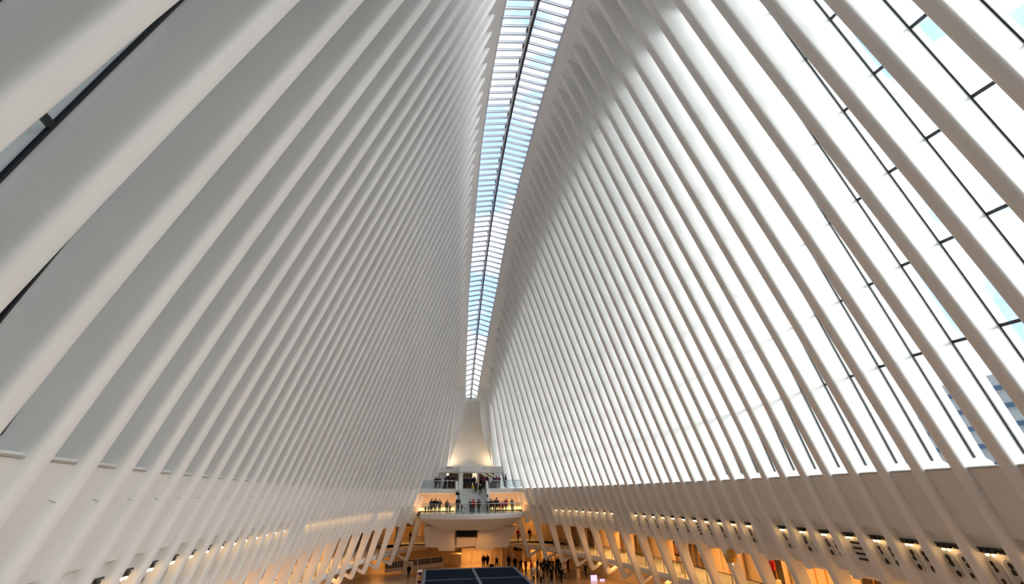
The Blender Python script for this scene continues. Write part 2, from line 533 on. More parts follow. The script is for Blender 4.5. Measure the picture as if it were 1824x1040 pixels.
# ------------------------------------------------------------------ floors and outer shell of the lower levels
MB().box(-16, 16, -8, 60, -ZF - .3, -ZF).build('floor', M['floor'], None, kind='structure')
def ell(A, B, Y):
    t = (Y - YC) / B
    return A * math.sqrt(max(1 - t * t, 0.0))
def gal_in(Y): return ell(10.4, 29.8, Y)
def gal_out(Y): return ell(13.6, 34.0, Y)
YG = [-6 + i * 1.5 for i in range(37)]       # to 48
for s, nm in ((-1, 'left'), (1, 'right')):
    side = 'left' if s < 0 else 'right'
    # gallery slab
    MB().loft([[(s * gal_in(Y), Y, -4.25), (s * (gal_in(Y) - .05), Y, -4.33), (s * (gal_in(Y) - .02), Y, -4.55), (s * (gal_in(Y) + .5), Y, -4.70), (s * gal_out(Y), Y, -4.70), (s * gal_out(Y), Y, -4.25)] for Y in YG], True, True).build('floor_gallery_' + side, M['slab'], None, smooth=40, kind='structure')
    # ceiling of the gallery and wall of shops
    MB().loft([[(s * (Wd(min(Y, 43)) + 1.45), Y, -2.45), (s * gal_out(Y), Y, -2.45), (s * gal_out(Y), Y, -2.30), (s * (Wd(min(Y, 43)) + 1.35), Y, -2.30)] for Y in YG if Y < 46], True, True).build('ceiling_gallery_' + side, M['soffit'], None, kind='structure')
    MB().loft([[(s * (gal_out(Y) - .1), Y, -ZF), (s * (gal_out(Y) + .2), Y, -ZF), (s * (gal_out(Y) + .2), Y, .2), (s * (gal_out(Y) - .1), Y, .2)] for Y in YG + [49.5, 51]], True, True).build('wall_shops_' + side, M['shopwall'], None, smooth=30, kind='structure')
    # street paving outside
    MB().loft([[(s * (Wd(Y) + .52), Y, .30), (s * (Wd(Y) + 60), Y, .30), (s * (Wd(Y) + 60), Y, .10), (s * (Wd(Y) + .60), Y, .10)] for Y in YG + [52, 70]], True, True).build('ground_street_' + side, M['pave'], None, kind='structure')

# ------------------------------------------------------------------ far end: vault niche, lintel, lobby, upper floor
mb = MB()
rows = []
Y38 = yk(38)
for i in range(15):
    t = i / 14
    z = 2.25 + (Zt(47.2) + .9 - 2.25) * t
    u = (z - Zs(Y38)) / (Zt(Y38) - Zs(Y38))
    hx = nose(Y38, min(u, 1))[0] + .22
    row = []
    for j in range(17):
        x = -hx + 2 * hx * j / 16
        y = Y38 - .12 + (1.15 + .65 * t ** 1.5) * math.sqrt(max(1 - (x / hx) ** 2, 0))
        row.append((x, y, z))
    rows.append(row)
back = [[(x, y + .15, z) for x, y, z in r] for r in rows]
mb.loft(rows, False).loft([r[::-1] for r in back], False)
mb.build('wall_front', M['vault'], None, smooth=60, kind='structure')
for s in (-1, 1):
    inner = [(2.12, 2.2), (1.86, 3.2), (1.52, 4.3), (1.22, 5.3), (1.0, 6.3), (.84, 7.3), (.74, 8.5), (.70, 9.9)]
    MB().loft([[(s * x, Y38 + dy, z) for x, z in inner] + [(s * (x + 1.3), Y38 + dy, z) for x, z in inner[::-1]] for dy in (-.05, .16)], True, True).build('end_rib', M['white'], WALL[s], smooth=40)
lint = props(empty('wall_lintel', (0, 45, 1.75)), None, None, None, 'structure')
MB().bbox(-3.6, 3.6, 44.9, 46.6, 1.78, 2.36, .04).build('lintel_beam', M['white'], lint)
def rect_at(x0, y0, x1, y1, Y, d=.05):
    a, b = at(x0, y1, Y), at(x1, y0, Y)
    return (min(a.x, b.x), max(a.x, b.x), Y - d, Y + d, min(a.z, b.z), max(a.z, b.z))
def rect_down(x0, y0, x1, Y, zf, d=.05):
    r = rect_at(x0, y0, x1, y0 + 5, Y, d)
    return r[:4] + (zf, r[5])
# little grey sign letters on the left of the lintel
for x0, x1 in ((795.6, 797.4), (797.9, 799.6), (800.4, 801.6), (802.2, 803.8), (804.2, 805.4)):
    MB().box(*rect_at(x0, 831.6, x1, 834, 44.88, .02)).build('sign_letter', M['signgrey'], lint)
MB().bbox(*rect_at(861, 832.6, 868, 834.2, 44.86, .03), .01).build('sign_plate', M['greyplate'], lint)
# box fascia and column in the middle
MB().bbox(*rect_at(817, 829.2, 848, 841, 44.5, .45), .05).build('fascia_box', M['white'], lint)
MB().bbox(*rect_at(815.8, 841, 824.5, 871.5, 44.6, .35), .06).build('column', M['white'], lint)
# lobby behind the openings
lob = props(empty('wall_lobby', (0, 50, .4)), None, None, None, 'structure')
MB().box(-6, 6, 50.4, 50.7, .3, 2.4).build('back_panel', M['lobby'], lob)
MB().box(-6, 6, 45.6, 50.6, 1.95, 2.1).build('lobby_ceiling', M['lobby'], lob)
for sx in (-1, 1):
    MB().box(sx * 5.5 - .1, sx * 5.5 + .1, 45, 50.6, .3, 2.1).build('side_panel', M['lobby'], lob)
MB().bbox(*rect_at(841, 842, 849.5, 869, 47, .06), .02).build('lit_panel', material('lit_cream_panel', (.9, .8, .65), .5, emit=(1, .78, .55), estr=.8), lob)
MB().bbox(*rect_at(850.5, 843, 853, 869, 46.8, .06), .02).build('post', M['white'], lob)
# bright slanting escalator flanks on the right of the lobby
for x0, y0, x1, y1 in ((856, 842, 871, 850), (866, 841, 884, 851), (872, 844, 889, 858)):
    a, b = at(x0, y0, 48.5), at(x1, y1, 47.2)
    MB().tube([a, b], .09, 6).build('escalator_flank', M['white'], lob)
for x0, x1 in ((783, 797), (799, 806)):
    MB().bbox(*rect_at(x0, 843, x1, 851, 49.8, .05), .02).build('shop_panel', M['shopdark'], lob)
MB().ellipsoid(tuple(at(797.5, 844.8, 48)), (.10, .10, .10)).build('globe_lamp', M['bulb'], lob, smooth=60)
# gallery-level upper floor, straight front edge
upf = props(empty('floor_upper', (0, 45, 0)), None, None, None, 'structure')
MB().loft([[(x, 42.9, .40), (x, 42.86, .36), (x, 42.86, .06), (x, 42.95, -.02), (x, 51, -.02), (x, 51, .40)] for x in (-5.2, -1.35)], True, True).build('slab_edge', M['slab'], upf)
MB().loft([[(x, 42.9, .40), (x, 42.86, .36), (x, 42.86, .06), (x, 42.95, -.02), (x, 51, -.02), (x, 51, .40)] for x in (1.45, 5.2)], True, True).build('slab_edge', M['slab'], upf)
MB().box(-1.4, 1.5, 43.6, 51, -.02, .40).build('slab', M['slab'], upf)
# bulkhead below it, light cove, dark gap
MB().loft([[(x, 43.3, .0), (x, 43.55, -.35), (x, 43.65, -1.12), (x, 50.8, -1.12), (x, 50.8, .0)] for x in (-9, 9)], True, True).build('wall_bulkhead', M['concrete'], None, smooth=30, kind='structure')
cove = props(empty('light_cove', (0, 44, -1.3)), 'long glowing amber cove light under the upper balcony', 'light')
MB().box(-8.5, 8.5, 43.85, 44.1, -1.36, -1.13).build('diffuser', M['strip'], cove)
MB().box(-8.5, 8.5, 44.15, 44.3, -1.72, -1.13).build('gap_shade', M['hole'], cove)  # black strip, the shade of the gap put into its colour
# rear wall of the lower levels
rear = props(empty('wall_rear', (0, 51, -ZF)), None, None, None, 'structure')
MB().box(-12, 12, 50.8, 51.1, -ZF, .2).build('wall_surface', M['shopwall'], rear)
MB().loft([[(s0, 47.3 + dy, -4.25), (s0, 47.25 + dy, -4.33), (s0, 47.3 + dy, -4.58), (s0, 51, -4.70), (s0, 51, -4.25)] for s0, dy in ((-9.5, -5), (-7.5, -2.4), (-5.5, -.6), (-3.6, 0))], True, True).build('floor_gallery_end_left', M['slab'], None, kind='structure')
MB().loft([[(s0, 47.3 + dy, -4.25), (s0, 47.25 + dy, -4.33), (s0, 47.3 + dy, -4.58), (s0, 51, -4.70), (s0, 51, -4.25)] for s0, dy in ((3.6, 0), (5.5, -.6), (7.5, -2.4), (9.5, -5))], True, True).build('floor_gallery_end_right', M['slab'], None, kind='structure')
MB().box(-3.8, 3.8, 48.3, 51, -4.72, -3.4).build('wall_corridor_head', M['concrete'], None, kind='structure')
# corridor opening, warm walls
cor = props(empty('wall_corridor', (0, 49, -ZF)), None, None, None, 'structure')
MB().box(*rect_at(821, 972, 893, 1010, 49.6, .1)).build('end_panel', M['shopwall'], cor)
for px in (840, 858, 874.5):
    MB().box(*rect_at(px, 980, px + .8, 1009, 49.45, .04)).build('panel_joint', M['concrete'], cor)
MB().bbox(*rect_at(797, 985, 822, 1004, 48.4, .4), .05).build('pier', M['shopwall'], cor)
MB().bbox(*rect_at(893, 972, 902, 1010, 47.6, .4), .05).build('pier', M['shopwall'], cor)

# ------------------------------------------------------------------ projecting landing with stairs
land = props(empty('balcony_landing', (0, 41, -3)), None, None, None, 'structure')
def front(x, ye=42.4, yc=38.35, hwid=4.35): return yc + (ye - yc) * (1 - math.sqrt(max(1 - (x / hwid) ** 2 * .96, 0)))
xs = [-4.35 + 8.7 * i / 32 for i in range(33)]
ZL = -1.48
rings = []
for x in xs:
    f = front(x)
    inx = x * .70
    fb = front(x) + 1.2
    rings.append([(x, 44.2, ZL), (x, f, ZL), (x * 1.004, f - .05, ZL - .06), (x * 1.004, f - .04, ZL - .34), (x * .99, f + .06, ZL - .42), (x * .90, f + .85, ZL - .80), (x * .74, f + 1.9, ZL - 1.22), (x * .74, 44.2, ZL - 1.22)])
MB().loft(rings, True, True).build('deck', M['slab'], land, smooth=35)
# lower body below the deck: left block, right block with slanted flank, bridging panel with recess
Yb0 = 41.6
def px_poly(pts, Y): return [(at(x, y, Y).x, at(x, y, Y).z) for x, y in pts]
MB().poly_y(px_poly([(755, 938), (810, 938), (810, 981), (781, 981), (781, 975), (757.5, 974)], Yb0), Yb0, 44.2).build('stair_casing', M['concrete'], land)
MB().poly_y(px_poly([(854, 938), (921, 938), (903.5, 975), (879, 974.5), (879, 979), (847, 979), (847, 972)], Yb0), Yb0, 44.2).build('stair_casing', M['concrete'], land)
MB().poly_y(px_poly([(809, 957.5), (855, 957.5), (851, 972), (809, 975.5)], Yb0 + .2), Yb0 + .2, 44.2).build('recess_panel', M['concrete'], land)
MB().box(*rect_at(812, 940, 848, 958, Yb0 + 1.6, .05)).build('recess_back', M['shopdark'], land)
for px, w in ((817, 3.4), (822.5, 3), (828, 3.5), (834.5, 4), (840, 3.4)):
    MB().bbox(*rect_at(px - w / 2, 943, px + w / 2, 957, Yb0 + 1.2, .05), .01).build('recess_post', M['hole'], land)
MB().tube([at(849, 943, Yb0 + .12), at(848, 950, Yb0 + .12), at(850, 957, Yb0 + .12)], .04, 6).build('cable', M['hole'], land)
for px in (811, 813):
    MB().tube([at(px, 949, Yb0 + .1), at(px - 1, 972, Yb0 + .1)], .025, 6).build('cable', M['lampmetal'], land)
# stair flight up to the upper floor, with solid white balustrades
for i in range(9):
    z0 = ZL + (0.40 - ZL) * i / 9
    z1 = ZL + (0.40 - ZL) * (i + 1) / 9
    y0 = 41.75 + 1.85 * i / 9
    MB().box(-1.28, 1.38, y0, 43.62, z0, z1).build('step', M['stairwall'], land)
for xa in (-1.42, 1.30):
    MB().poly_y([(xa, 0), (xa + .2, 0), (xa + .2, .01), (xa, .01)], 0, .001) if False else None
    pts = [(41.3, ZL), (44.0, ZL), (44.0, 1.05), (43.3, 1.02), (41.6, ZL + .62), (41.25, ZL + .55)]
    MB().loft([[(x, y, z) for y, z in pts] for x in (xa, xa + .17)], True, True).build('balustrade', M['white'], land)

# railing round the landing edge
def railing(name, pts, h, label, group=None, post_every=1, rail=M['steel'], gl=M['railglass'], post=M['steel'], pr=.022, rr=.03):
    b = pts[len(pts) // 2]
    r = empty(name, tuple(b), label, 'railing', group)
    P = [Vector(p) for p in pts]
    top = [p + Vector((0, 0, h)) for p in P]
    MB().tube(top, rr, 6).build('handrail', rail, r)
    for i, p in enumerate(P):
        if i % post_every == 0:
            MB().tube([p, p + Vector((0, 0, h))], pr, 6).build('post', post, r)
    for a, c in zip(P[:-1], P[1:]):
        d = (c - a) * .04
        a2, c2 = a + d, c - d
        MB().slab4([a2 + Vector((0, 0, .04)), c2 + Vector((0, 0, .04)), c2 + Vector((0, 0, h - .04)), a2 + Vector((0, 0, h - .04))], .012).build('glass_panel', gl, r)
    return r
lp = []
for i in range(17):
    x = -4.15 + 8.3 * i / 16
    lp.append((x, front(x) + .14, ZL))
railing('landing_railing', lp, .74, 'curved glass railing with grey handrail along the front of the projecting landing')
railing('balcony_railing', [(x, 43.0, .40) for x in (-4.45, -3.7, -2.95, -2.2, -1.5)], .66, 'glass railing on the upper balcony left of the stairs')
railing('balcony_railing', [(x, 43.0, .40) for x in (1.55, 2.3, 3.05, 3.8, 4.45)], .66, 'glass railing on the upper balcony right of the stairs')

# galleries' railings along both sides
for s, side in ((-1, 'left'), (1, 'right')):
    Ys = [18 + i * 1.0 for i in range(25)]
    railing('gallery_railing', [(s * (gal_in(Y) + .10), Y, -4.25) for Y in Ys], .70, 'glass railing with slim dark handrail along the %s shopping gallery' % side, None, 1, M['lampmetal'], M['railglass'], M['lampmetal'], .018, .022)
railing('gallery_railing', [(x, 47.3 + d, -4.25) for x, d in ((-6.6, -1.3), (-5.5, -.5), (-4.5, -.1), (-3.7, .1))], .66, 'short railing of the far gallery left of the landing')
railing('gallery_railing', [(x, 47.3 + d, -4.25) for x, d in ((3.7, .1), (4.5, -.1), (5.5, -.5), (6.6, -1.3))], .66, 'short railing of the far gallery right of the landing')

# ------------------------------------------------------------------ twin spotlights and service plates in the wall recesses
def frame_at(s, k, u, d):
    """origin and axes on the lower panel of bay k: along the hall, down the slope, towards the hall"""
    Ym = (yk(k) + yk(k + 1) - 2 * H) / 2
    o = Vector(offp(s, Ym, u, d))
    n = noseN(Ym, u)
    inn = Vector((-s * n[0], 0, -n[1]))
    up = (Vector(offp(s, Ym, u + .05, d)) - o).normalized()
    return o, Vector((0, 1, 0)), up, inn
def capsule(o, ax, up, inn, w, h, t, n=5):
    pts = []
    r = w / 2
    for i in range(n + 1):
        a = math.pi * i / n
        pts.append((r * math.cos(a), h / 2 - r + r * math.sin(a)))
    for i in range(n + 1):
        a = math.pi + math.pi * i / n
        pts.append((r * math.cos(a), -h / 2 + r + r * math.sin(a)))
    return [[tuple(o + ax * x + up * y + inn * q) for x, y in pts] for q in (0, t)]
ORD = ['nearest', 'second', 'third', 'fourth', 'fifth', 'sixth', 'seventh', 'eighth', 'ninth', 'tenth', 'eleventh', 'twelfth', 'thirteenth', 'fourteenth', 'fifteenth', 'sixteenth', 'seventeenth', 'eighteenth', 'nineteenth', 'twentieth', 'twenty-first', 'twenty-second', 'twenty-third', 'twenty-fourth', 'twenty-fifth', 'twenty-sixth', 'twenty-seventh', 'twenty-eighth', 'twenty-ninth', 'thirtieth', 'thirty-first', 'thirty-second', 'thirty-third', 'thirty-fourth', 'thirty-fifth', 'thirty-sixth']
for s in (-1, 1):
    cnt = 0
    for k in range(0 if s > 0 else 1, 32):
        louver = (s > 0 and k in (5, 14)) or (s < 0 and k in (9,))
        plain = (s > 0 and k in (9, 21, 22)) or (s < 0 and k in (14, 15, 28))
        o, ax, up, inn = frame_at(s, k, -1.74, .24)
        side = 'right' if s > 0 else 'left'
        if not plain or louver:
            r = empty('spotlight', tuple(o), '%s twin warm spotlight bar from the camera end under the %s wall panels' % (ORD[cnt], side) if cnt else 'twin warm spotlight bar nearest the camera under the %s wall panels' % side, 'lamp', 'spotlights under the %s wall panels' % side)
            cnt += 1
            ob = o + up * .12 + inn * .07
            MB().tube([ob - ax * .30, ob + ax * .30], .022, 6).build('rail', M['lampmetal'], r)
            MB().tube([ob - ax * .30 - up * .07 - inn * .03, ob + ax * .30 - up * .07 - inn * .03], .04, 6).build('gear_tray', M['lampmetal'], r)
            for q in (.02, .14):
                c = ob + ax * q - up * .03
                MB().tube([c + up * .03, c - up * .06 + inn * .03], [.035, .05], 8).build('lamp_housing', M['lampmetal'], r)
                MB().ellipsoid(tuple(c - up * .075 + inn * .04), (.038, .038, .034), 8, 4).build('bulb', M['bulb'], r, smooth=60)
        o, ax, up, inn = frame_at(s, k, -2.10, .24)
        if louver:
            f = MB().loft(capsule(o, ax, up, inn, .62, .72, .02, 2), True, True).build('louver_plate', M['greyplate'], WALL[s])
            for i in range(4):
                c = o + up * (.22 - .15 * i)
                MB().loft([[tuple(c + ax * x + up * y + inn * .03) for x, y in ((-.22, -.03), (.22, -.03), (.22, .03), (-.22, .03))], [tuple(c + ax * x + up * y + inn * .02) for x, y in ((-.22, -.03), (.22, -.03), (.22, .03), (-.22, .03))]], True, True).build('slot', M['hole'], f, root=WALL[s])
        elif not plain:
            for q in (-.10, .22):
                c = o + ax * q
                f = MB().loft(capsule(c, ax, up, inn, .22, .58, .025), True, True).build('access_plate', M['greyplate'], WALL[s])
                rr = random.Random(k * 7 + int(q * 100))
                for yy in (.17, .03 + .05 * rr.random(), -.17):
                    w = .05 + .05 * rr.random()
                    MB().loft(capsule(c + up * yy + ax * rr.uniform(-.02, .02), ax, up, inn, w, w + .05, .035, 4), True, True).build('port', M['hole'], f, root=WALL[s])

# ------------------------------------------------------------------ warm light of the lower levels
for s in (-1, 1):
    for i, Y in enumerate((4, 12, 20, 28, 36)):
        a = area('gallery_light', (s * (gal_in(Y) + 1.3), Y, -2.5), (1.2, 6), 430, WARM)
        a = area('concourse_light', (s * (gal_in(Y) + .9), Y, -4.75), (1.2, 6), 260, WARM)
    area('vault_light', (s * 1.45, 45.55, 2.41), (.6, .2), 110, (1.0, .70, .40), (math.radians(180 - 0), math.radians(s * 14), 0))
area('end_gallery_light', (-6, 48.6, -1.5), (4, 1.2), 260, WARM)
area('end_gallery_light', (6, 48.6, -1.5), (4, 1.2), 260, WARM)
for x in (-3.1, 3.2):
    area('bulkhead_fill', (x, 43.0, -1.42), (3.2, .25), 70, WARM, (math.radians(160), 0, 0))  # added fill lamps that brighten the bulkhead, no fittings hang here
area('corridor_light', (.8, 48.3, -4.78), (3, .8), 230, WARM)
area('lobby_light', (0, 47.5, 1.92), (6, 2), 60, (1, .82, .6))
for x in (-7, 7):
    area('lower_end_light', (x, 46.8, -4.78), (3, 1.0), 150, WARM)
area('hall_floor_light', (0, 40.5, -2.95), (3, 1.2), 120, WARM)

# ------------------------------------------------------------------ shops along the galleries
def shop_unit(s, Y, n, label):
    """a lit shop bay: piers, header, dark glass"""
    X = min(gal_out(Y - 1.1), gal_out(Y + 1.1)) - .12
    r = empty('storefront', (s * X, Y, -4.25), label, 'shop front', 'shop fronts along the galleries')
    MB().bbox(*sorted((s * (X - .12), s * X)), Y - 1.1, Y - .85, -4.25, -2.48, .02).build('pier', M['shopwall'], r)
    MB().bbox(*sorted((s * (X - .12), s * X)), Y + .85, Y + 1.1, -4.25, -2.48, .02).build('pier', M['shopwall'], r)
    MB().bbox(*sorted((s * (X - .16), s * X)), Y - .85, Y + .85, -2.95, -2.48, .02).build('header', M['gold'], r)
    MB().box(*sorted((s * (X - .04), s * X)), Y - .85, Y + .85, -4.2, -2.95).build('shop_glass', M['shopdark'] if n % 2 else M['shopwall'], r)
    for q in (-.3, .3):
        MB().box(*sorted((s * (X - .08), s * (X - .03))), Y + q - .02, Y + q + .02, -4.2, -2.95).build('door_stile', M['gold'], r)
for s, side in ((1, 'right'), (-1, 'left')):
    for n, Y in enumerate(range(14, 46, 3)):
        shop_unit(s, Y, n, 'cream and gold shop front, %s from the camera end of the %s gallery' % (ORD[n] if n else 'first', side))

# ------------------------------------------------------------------ dark kiosk on the hall floor
kio = empty('kiosk', (-1, 27, -ZF), 'large dark flat-roofed kiosk with pale roof seams standing on the hall floor', 'kiosk')
KX0, KX1, KY0, KY1, KZ = -3.56, 1.60, 23.2, 30.35, -4.0
kseam = -.80
KYS = [KY0, 26.95, KY1]
for x0, x1 in ((KX0, kseam), (kseam, KX1)):
    for y0, y1 in zip(KYS[:-1], KYS[1:]):
        MB().bbox(x0 + .06, x1 - .06, y0 + .03, y1 - .03, KZ - .12, KZ - .03, .02).build('roof_panel', M['kiosk'], kio)
MB().bbox(kseam - .08, kseam + .08, KY0, KY1, KZ - .12, KZ, .02).build('roof_seam', M['kioskseam'], kio)
MB().bbox(KX0, KX1, 26.92, 26.98, KZ - .12, KZ - .015, .01).build('roof_seam', M['kioskseam'], kio)
for x0, x1 in ((KX0 - .08, KX0 + .06), (KX1 - .06, KX1 + .08)):
    MB().bbox(x0, x1, KY0, KY1, KZ - .25, KZ + .02, .02).build('roof_edge', M['kioskseam'], kio)
MB().bbox(KX0, KX1, KY1 - .04, KY1 + .06, KZ - .25, KZ + .01, .02).build('roof_edge', M['kioskseam'], kio)
MB().bbox(KX0 + .1, KX1 - .1, KY0 + .1, KY1 - .1, -ZF, KZ - .14, .04).build('body', M['kiosk'], kio)
rack = empty('display_rack', (-4, 30, -ZF), 'narrow white rack with orange cells at the left side of the dark kiosk', 'rack')
MB().bbox(-3.98, -3.70, 29.9, 30.2, -ZF, -3.98, .02).build('frame', M['white'], rack)
for i in range(9):
    z = -4.12 - i * .20
    MB().bbox(-3.94, -3.74, 29.86, 29.92, z - .07, z + .07, .01).build('cell', M['orange'] if i % 2 else M['c_maroon'], rack)

# ------------------------------------------------------------------ lower end: inclined parapet, columns, counter
par = empty('ramp_railing', tuple(at(740, 1008, 45.2)), 'sloping railing with upright bars in front of a dark ramp, left of the kiosk', 'railing')
A0, A1 = at(686, 1001, 45.2), at(790, 990.5, 45.2)
B0, B1 = at(686, 1013, 45.2), at(790, 1001, 45.2)
MB().tube([A0, A1], .05, 6).build('handrail', M['shopwall'], par)
MB().slab4([B0, B1, A1, A0], -.05).build('dark_backing', M['shopdark'], par)
MB().slab4([B0 - Vector((0, .1, .28)), B1 - Vector((0, .1, .28)), B1 - Vector((0, .1, 0)), B0 - Vector((0, .1, 0))], .08).build('parapet', M['concrete'], par)
for i in range(22):
    t = (i + .5) / 22
    a, b = A0.lerp(A1, t) - Vector((0, .08, 0)), B0.lerp(B1, t) - Vector((0, .08, 0))
    MB().tube([a, b], .022, 5).build('baluster', M['shopwall'], par)
for px, y0, y1, Y, lab in ((744.5, 991, 1010.5, 44.9, 'slim cream post on the left ramp'), (788.5, 986, 1010.5, 44.9, 'bright lit post at the upper end of the left ramp')):
    props(MB().bbox(*rect_down(px - 1, y0, px + 1, Y, -ZF, .06), .02).build('ramp_bollard', M['shopwall'], None), lab, 'post')
props(MB().bbox(*rect_down(718, 999.5, 736, 44.7, -ZF, .12), .03).build('cream_panel', M['shopwall'], None), 'cream panel standing in the middle of the ramp railing', 'panel')
for px0, px1, y0, y1, Y, lab in ((735.8, 739.5, 920, 949, 47.6, 'cream column on the far left gallery'), (985, 991, 968, 1006, 46.6, 'cream column below the far right gallery'), (1026, 1032, 1012, 1040, 39.6, 'white column under the right gallery edge')):
    props(MB().bbox(*rect_down(px0, y0, px1, Y, -4.25 if y1 < 960 else -ZF, .16), .04).build('column', M['shopwall'], None), lab, 'column')
arch = empty('arch_window', tuple(at(727, 940, 49.5)), 'dark arched shop window with pale rim on the far left gallery', 'window')
pp = [at(721, 937, 49.5)] + [at(728 + 7 * math.cos(a), 927 - 9 * math.sin(a), 49.5) for a in [math.pi * (1 - i / 8) for i in range(9)]] + [at(735, 937, 49.5)]
MB().tube(pp, .06, 6).build('rim', M['c_pink'], arch)
MB().poly_y([(p.x, p.z) for p in pp], 49.55, 49.6).build('dark_glass', M['shopdark'], arch)
for x0, x1, lab in ((742, 750, 'dark glazed shop bay on the far left gallery, next to the landing'), (706, 716, 'dark glazed shop bay on the far left gallery, beside the last rib')):
    Yq = 49.4 if x0 > 730 else 46.6
    r = empty('shop_bay', tuple(at((x0 + x1) / 2, 948, Yq)), lab, 'shop front')
    MB().bbox(*rect_at(x0, 918, x1, 937, Yq + .1, .05), .02).build('glass', M['shopdark'], r)
    MB().bbox(*rect_down(x0 - 1, 936.5, x1 + 1, Yq, -4.25, .08), .02).build('sill', M['concrete'], r)
ctr = empty('service_counter', tuple(at(946, 1012, 45.5)), 'glowing orange service counter behind the crowd at right', 'counter')
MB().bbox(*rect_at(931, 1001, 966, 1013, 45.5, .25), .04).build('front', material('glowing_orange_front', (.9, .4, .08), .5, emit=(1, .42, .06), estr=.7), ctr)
MB().bbox(*rect_at(929, 999.5, 968, 1001.3, 45.5, .32), .02).build('top', M['shopwall'], ctr)
for px0, px1 in ((929, 934), (945, 954), (964, 968), (972, 977)):
    props(MB().bbox(*rect_down(px0, 969, px1, 47.0, -ZF, .15), .03).build('pilaster', M['shopwall'], None), 'cream pilaster between dark shop windows, spanning %d to the right of the landing' % 0 if False else {929: 'cream pilaster under the far right gallery, nearest the landing', 945: 'broad cream pilaster under the far right gallery', 964: 'third cream pilaster under the far right gallery', 972: 'cream pilaster under the far right gallery, nearest the ribs'}[px0], 'pilaster')
curve = [at(904 + 14 * (i / 8) ** .8, 972 + 35.5 * (i / 8) ** 1.3, 46.2) for i in range(9)]
curve[-1].z = -ZF + .01
props(MB().tube(curve, .10, 6).build('stair_stringer', M['shopwall'], None, smooth=50), 'pale curved stair stringer sweeping down behind the kiosk', 'stair rail')
# lit screens under the right gallery
for px0, px1, y0, y1, lab in ((1054, 1063, 1024, 1040, 'tall pale lilac lit screen under the right gallery'), (1070, 1077, 1031, 1040, 'small lilac lit screen under the right gallery')):
    r = empty('lit_screen', tuple(at((px0 + px1) / 2, y1, 38.5)), lab, 'screen')
    MB().bbox(*rect_at(px0, y0, px1, y1 + 14, 38.5, .05), .01).build('display', material('lilac_screen', (.5, .45, .8), .4, emit=(.72, .62, 1), estr=.9), r)
    MB().bbox(*rect_at(px0 - 1.2, y0 - 1.2, px1 + 1.2, y1 + 15, 38.62, .05), .01).build('bezel', M['hole'], r)
# black coats hung in the far right shop windows
for i, (px, y0, y1, w) in enumerate(((919, 969, 981, 8), (926.5, 970, 981, 6), (936.7, 970, 985, 5.5))):
    c, b = at(px, y0, 46.7), at(px, y1, 46.7)
    hwid = w / 2 / 17.9
    o = empty('hanging_coat', tuple(b), ['black coat hung under the far right gallery, nearest the landing', 'black coat hung under the far right gallery, between two others', 'long black coat hung under the far right gallery, farthest from the landing'][i], 'coat', 'coats hung in the shop window')
    zz = [c.z, c.z - .06, c.z - .14, (c.z + b.z) / 2, b.z]
    ww = [.25, .8, 1.0, .85, .8]
    MB().loft([[(c.x + hwid * q * math.cos(a), c.y + .09 * math.sin(a), z) for a in [2 * math.pi * j / 8 for j in range(8)]] for z, q in zip(zz, ww)], True, True).build('body', M['c_black'], o, smooth=50)
    MB().tube([(c.x, c.y, c.z), (c.x, c.y, c.z + .14)], .02, 5).build('hanger', M['steel'], o)
for px, y, lab in ((932, 957, 'short dark signboard hung under the far right gallery slab, nearest the landing'), (948.5, 970, 'small dark box sign under the far right gallery')):
    props(MB().bbox(*rect_at(px - 4, y + 6.5, px + 4, y + 9, 45.4, .05), .02).build('signboard', M['hole'], None), lab, 'sign')
props(MB().bbox(*rect_at(956, 970.5, 961.5, 973.5, 46.9, .05), .02).build('exit_light', material('cold_sign_glow', (.9, .95, 1), .4, emit=(.85, .95, 1), estr=1.6), None), 'small bright white lit sign under the far right gallery', 'sign')

